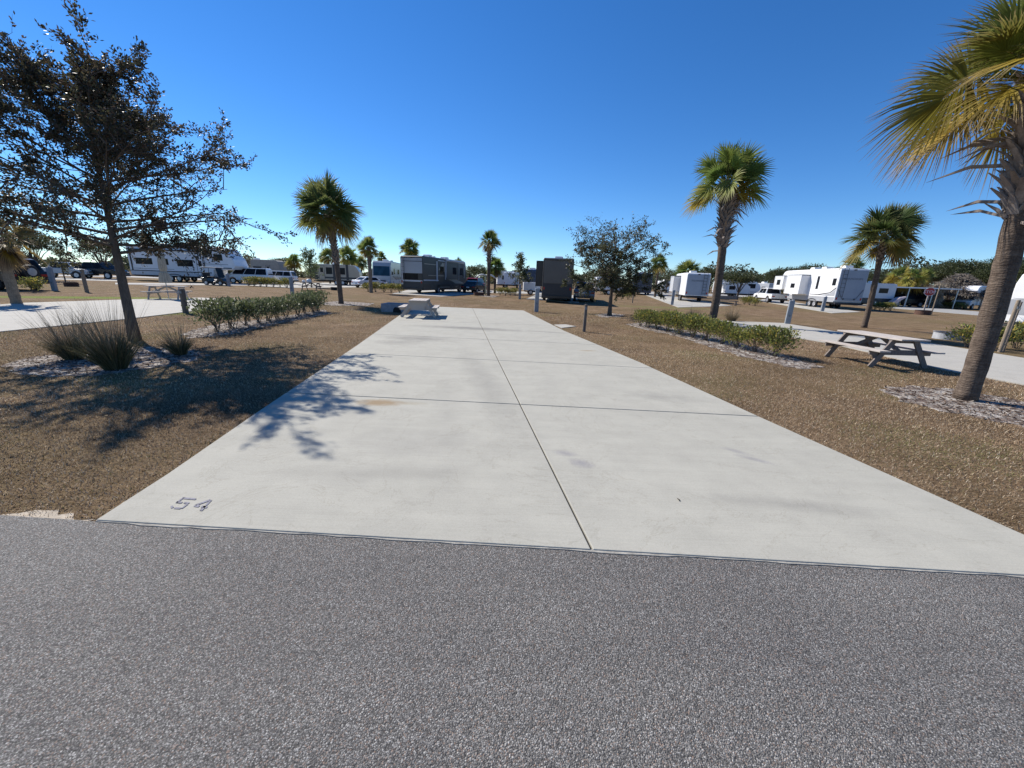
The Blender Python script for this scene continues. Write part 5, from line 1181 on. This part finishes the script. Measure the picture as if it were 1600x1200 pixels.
# tan coach seen from behind
a = D(869, 33.5); hd = math.radians(84)
t, W2 = motorhome('motorhome', 'tan coach seen from behind with a dark engine panel under the windowless wall', a, hd, L=11.5, W_=2.55, H=3.62, body='rvtan3', low='rvbrown', rear_panel='blackm', slides=[(1.2, 4.6, 1.3, 3.35, 1, .6, 'rvtan3', ())],
    wins=[(5.5, 7, 2, 2.7, 1)])
endpane(t, 0, -W2 + .10, W2 - .10, 1.60, 3.45, -1, 'rear_wall', 'rvtan2', proud=.012)
mb = MB(); mb.box((.0, 0, 3.50), (.12, 2.2, .06)); mb.build('trim', M['rvbrown'], t)
car('parked_suv', 'slate blue car beside the tan coach, under the young oak', 'car', D(912, 36), math.radians(82), 'suv', 'carblue')
t, W2 = travel_trailer('travel_trailer', 'low white trailer half hidden by the young oak foliage', D(928, 62), .02, L=4.2, H=2.6, wins=[(1, 2, 1.5, 2.1, -1)], axles=(2,))
t, W2 = motorhome('motorhome', 'dark navy motorhome behind the thin pole and young oak', D(1004, 66), math.radians(78), L=9, H=3.5, body='rvblue', low='rvblue', wins=[(2, 4, 1.9, 2.6, 1)])
t, W2 = travel_trailer('travel_trailer', 'distant tiny white camper beyond the bare-trunked far palm', D(1029, 92), .3, L=3.2, H=2.6, wins=[(1, 2, 1.5, 2.1, -1)], axles=(1.6,))
# small white trailer seen from behind
a = D(1086, 45); th = math.pi / 2 - math.radians(13)
t, W2 = travel_trailer('travel_trailer', 'small white travel trailer seen from behind with a ladder on its rear wall', a, th, L=8.2, H=3.22, body='rvwhite', slides=[(4.0, 6.6, 1.05, 2.85, 1, .75, 'rvlight', ())], wins=[(7.0, 7.6, 1.7, 2.5, 1)], axles=(3.0, 3.85))
endpane(t, 0, -W2 + .06, W2 - .06, .80, 3.05, -1, 'rear_wall', 'rvsteel', proud=.012); ladder(t, -.02, -1, -.72, .9, 3.1)
lettering('PALOMINO', .26, M['letter'], t, Matrix.Translation((-.026, .05, 2.28)) @ Matrix.Rotation(-math.pi / 2, 4, 'Z') @ Matrix.Rotation(math.pi / 2, 4, 'X'))
t = thing('bench_stack', 'dark folding bench and gear at the foot of the tallest palm, behind it', 'bench', D(1136, 40) + Vector((0, 0, GZ)), -.1, None)
mb = MB(); mb.box((0, 0, .45), (1.9, .40, .06)); mb.build('seat', M['wood_dark'], t)
mb = MB(); mb.box((0, .2, .78), (1.9, .05, .34)); mb.build('backrest', M['wood_dark'], t)
for x in (-.8, .8):
    for y in (-.15, .18): mb = MB(); mb.box((x, y, .22), (.07, .07, .46)); mb.build('leg', M['wood_dark'], t)
# rounded white trailer
b = D(1187, 76)
t, W2 = travel_trailer('travel_trailer', 'rounded white trailer with blue lettering on its nose', b + Vector((-7.6, 3.4, 0)), math.radians(-24), L=8.0, H=3.1, rounded=True, wins=[(5.9, 7.1, 1.75, 2.5, -1), (2.2, 3.6, 1.7, 2.4, -1)], stripe='rvlight')
lettering('JAYCO', .42, M['letterblue'], t, Matrix.Translation((8.0 + .03, 0, 1.95)) @ Matrix.Rotation(math.radians(-17), 4, 'Y') @ Matrix.Rotation(math.pi / 2, 4, 'Z') @ Matrix.Rotation(math.pi / 2, 4, 'X'))
t, W2 = travel_trailer('travel_trailer', 'grey trailer wedged between the rounded trailer and the large fifth wheel', D(1207, 80), math.radians(95), L=7, H=2.8, body='rvgrey', wins=[(1, 2, 1.5, 2.1, 1)])
t, W2 = travel_trailer('travel_trailer', 'low white trailer showing between the tallest palm and the loose green tree', D(1127, 74), math.radians(-2), L=4.4, H=2.5, wins=[(.6, 1.6, 1.4, 2.0, -1)], axles=(2.2,))
# large sunlit fifth wheel
a = D(1321, 40); th = math.pi / 2 - math.radians(9.5)
t, W2 = fifth_wheel('fifth_wheel_trailer', 'large sunlit white fifth wheel with slides out and a grey ramp at its rear', a, th, L=12.4, H=4.05, door_side=1, lower='rvgrey', axles=(3.4, 4.35), acs=(.12, .38, .56),
    wins=[(.35, .95, 2.35, 3.05), (3.3, 3.75, 1.95, 3.3)], slides=[(5.2, 8.4, 1.35, 3.4, 1, .9, 'rvwhite', ((6.3, 7.2, 2.0, 2.5),)), (9.4, 11.6, 1.8, 3.35, 1, .8, 'rvwhite', ((10.1, 11.0, 2.3, 2.95),))])
endpane(t, 0, -W2 + .05, W2 - .05, .88, 3.85, -1, 'ramp_door', 'rvsteel', proud=.02)
mb = MB()
for s in (-1, 1): mb.bar((-.035, s * .62, 1.08), (-.035, s * 1.12, 2.0), .05, .03, (1, 0, 0))
mb.box((-.035, 0, 1.08), (.03, 1.28, .05)); mb.build('trim', M['letter'], t)
for s in (-.5, .5): mb = MB(); mb.box((-.05, s, 1.06), (.06, .10, .16)); mb.build('latch', M['blackm'], t)
lettering('PARADIGM', .26, M['letter'], t, Matrix.Translation((-.03, 0.02, 2.95)) @ Matrix.Rotation(-math.pi / 2, 4, 'Z') @ Matrix.Rotation(math.pi / 2, 4, 'X') @ Matrix.Diagonal((1.35, 1, 1, 1)))
for poly, m in (([(.1, 1.3), (.1, 2.0), (.9, 1.55), (2.6, 1.3)], 'rvgrey'), ([(.1, 2.06), (.1, 2.2), (1.0, 1.66), (3.0, 1.42), (4.6, 1.42), (4.6, 1.36), (2.7, 1.34), (.92, 1.59)], 'blackm')):
    mb = MB(); mb.prism(poly, W2 - .02, W2 + .006); mb.build('graphic', M[m], t)
car('parked_pickup', 'white pickup truck coupled under the nose of the large fifth wheel', 'pickup truck', D(1213, 51) + Vector((.3, 0, 0)), math.radians(80), 'pickup', 'carwhite')
# beyond the picnic table palm
t, W2 = motorhome('motorhome', 'grey motorhome behind the slim trunk of the picnic table palm', D(1381, 56), math.radians(176), L=7.6, H=3.0, body='rvlight', low='blackm', wins=[(1.0, 2.2, 1.75, 2.4, 1), (4.5, 6, 1.75, 2.4, 1)])
t = thing('carport', 'carport with a thin pale flat roof and dark shade below', 'carport', D(1408, 57) + Vector((0, 0, GZ)), math.radians(-6))
mb = MB(); mb.box((0, 0, 2.62), (9.6, 5.2, .16)); mb.build('roof', M['rvroof'], t)
for x in (-4.5, -1.5, 1.5, 4.5):
    for y in (-2.4, 2.4): mb = MB(); mb.box((x, y, 1.25), (.11, .11, 2.6)); mb.build('post', M['steel'], t)
mb = MB(); mb.box((0, 2.55, 1.3), (9.5, .06, 2.5)); mb.build('shade_sheet', M['chassis'], t)  # black sheet stands in for the deep shade under the roof
car('parked_suv', 'dark car parked under the pale carport roof', 'car', D(1440, 57), math.radians(172), 'suv', 'carblack')
t = thing('tarp_tent', 'pinkish white sloped tarp tent before the carport', 'tent', D(1398, 54) + Vector((0, 0, GZ)), math.radians(-20)); t.scale = (.62, .62, .62)
mb = MB(); mb.prism([(-1.3, .35), (-.9, 1.2), (.1, 2.05), (1.15, 2.3), (1.2, 2.2), (.4, 1.5), (-.3, .6), (-.8, .3)], -1.0, 1.0); mb.build('canvas', M['tarp'], t, .05)
for s in (-.9, .9): mb = MB(); mb.cyl((1.1, s, 1.1), .03, 2.3, 8); mb.build('pole', M['steel'], t)
# thatched hut
t = thing('thatched_hut', 'thatched hut with a grey-brown straw roof reaching low, below the oaks', 'hut', D(1487, 58) + Vector((0, 0, GZ)), .3)
rng = np.random.default_rng(9); n = 9000
u = rng.random(n) ** .6; az = rng.uniform(0, 6.283, n); rr = u * 4.3; z = 4.9 - 3.1 * u ** 1.15 + rng.normal(0, .05, n)
C = np.stack([rr * np.cos(az), rr * np.sin(az) * .85, z], 1); dv = np.stack([np.cos(az), np.sin(az) * .85, np.full(n, -.85)], 1)
leaves('roof', C, dv, rng.uniform(.4, .9, n), rng.uniform(.02, .05, n), pick(rng, [(.22, .19, .16), (.16, .135, .115), (.29, .26, .22), (.11, .09, .08)], n), M['blade'], t, rng)
mb = MB(); V = [(0, 0, 4.85)] + [(4.2 * math.cos(6.283 * k / 20), 3.57 * math.sin(6.283 * k / 20), 1.8) for k in range(20)]; mb.add(V, [(0, 1 + k, 1 + (k + 1) % 20) for k in range(20)]); mb.build('roof_lining', M['thatch'], t)
for k in range(8): a_ = 6.283 * k / 8; mb = MB(); mb.cyl((3.4 * math.cos(a_), 2.8 * math.sin(a_), 1.2), .11, 2.5, 8); mb.build('post', M['post_wood'], t)
mb = MB(); mb.box((0, .4, .6), (4.6, .3, 1.15)); mb.build('counter', M['post_wood'], t)
t = thing('palm_stump', 'pale dead palm stump with hanging straw beside the thatched hut', 'tree stump', D(1457, 55) + Vector((0, 0, GZ)))
mb = MB(); mb.tube([(0, 0, -.05), (.1, 0, 1.5), (.15, 0, 3.2)], [.28, .22, .2], 10); mb.build('trunk', M['palmpale'], t, smooth=True)
n = 900; az = rng.uniform(0, 6.283, n); zz = rng.uniform(.7, 3.5, n); C = np.stack([.25 * np.cos(az), .25 * np.sin(az), zz], 1)
leaves('dead_fronds', C, np.stack([np.cos(az) * .5, np.sin(az) * .5, np.full(n, -1.0)], 1), rng.uniform(.5, 1.2, n), rng.uniform(.02, .05, n), pick(rng, [(.33, .28, .21), (.24, .2, .16), (.4, .35, .27)], n), M['blade'], t, rng)
# small van motorhome beyond the leaning palm
p = D(1502, 55)
t = thing('camper_van', 'white cab-over motorhome facing the lane near the thatched hut', 'motorhome', p + Vector((5.6, 3.0, 0)) + Vector((0, 0, GZ)), math.radians(206)); W2 = 1.15
mb = MB(); mb.prism([(0, .55), (4.4, .55), (4.5, 2.1), (5.6, 2.2), (6.0, 2.5), (5.7, 3.0), (5.0, 3.2), (0, 3.2)], -W2, W2); mb.build('body', M['rvwhite'], t, .12, seg=3)
mb = MB(); mb.prism([(4.4, .5), (6.3, .5), (6.35, 1.0), (6.2, 1.2), (5.3, 1.35), (4.9, 2.12), (4.4, 2.12)], -.95, .95); mb.build('cab', M['carwhite'], t, .06, seg=3)
mb = MB(); V = [(5.33, -.8, 1.38), (5.33, .8, 1.38), (4.96, .75, 2.06), (4.96, -.75, 2.06)]; mb.add([(x + .03, y, z + .012) for x, y, z in V] + [(x - .03, y, z) for x, y, z in V], [(0, 1, 2, 3), (7, 6, 5, 4), (0, 4, 5, 1), (1, 5, 6, 2), (2, 6, 7, 3), (3, 7, 4, 0)]); mb.build('windscreen', M['glass'], t)
mb = MB(); mb.box((6.36, 0, .88), (.05, .9, .26)); mb.build('grille', M['blackm'], t)
for s in (-1, 1):
    mb = MB(); mb.box((6.31, s * .72, .92), (.10, .3, .2)); mb.build('headlight', M['lamp'], t, .03)
    pane(t, .95, 4.6, 5.0, 1.4, 2.0, s, 'window'); pane(t, W2, 1.2, 2.4, 1.8, 2.5, s, 'window')
    for x in (1.3, 5.5): wheel(t, (x, s * .92, .38), .38, .22, s)
mb = MB(); mb.box((6.38, 0, .55), (.12, 1.8, .2)); mb.build('bumper', M['lamp'], t, .03)
car('parked_sedan', 'dark car beyond the lane behind the leaning palm trunk', 'car', D(1592, 48), math.radians(196), 'sedan', 'carblack')
# cut-off white trailer at the picture's edge: front end towards the lawn
th = math.radians(99); fl = D(1557, 18.8); dv = Vector((math.cos(th), math.sin(th), 0)); lv = Vector((-math.sin(th), math.cos(th), 0))
t, W2 = travel_trailer('travel_trailer', 'white and grey trailer cut off by the frame behind the tall weathered post', fl - lv * 1.22 - dv * 8.2, th, L=8.2, W_=2.45, H=3.05, blunt=True, body='rvwhite', wins=[(5.6, 7.1, 1.75, 2.45, 1), (2, 4, 1.7, 2.4, 1)])
for poly, m in (([(8.18, 1.05), (8.14, 1.75), (7.5, 1.75), (6.9, 1.3), (6.4, 1.05)], 'rvgrey'), ([(7.75, 2.55), (7.5, 2.95), (4.6, 2.95), (4.2, 2.7)], 'rvlight'), ([(8.13, 1.80), (7.3, 1.80), (7.1, 1.95), (7.3, 2.2), (7.15, 2.2), (6.9, 1.95), (6.2, 1.6), (6.2, 1.5)], 'rvgrey')):
    mb = MB(); mb.prism(poly, W2 - .02, W2 + .006); mb.build('graphic', M[m], t)
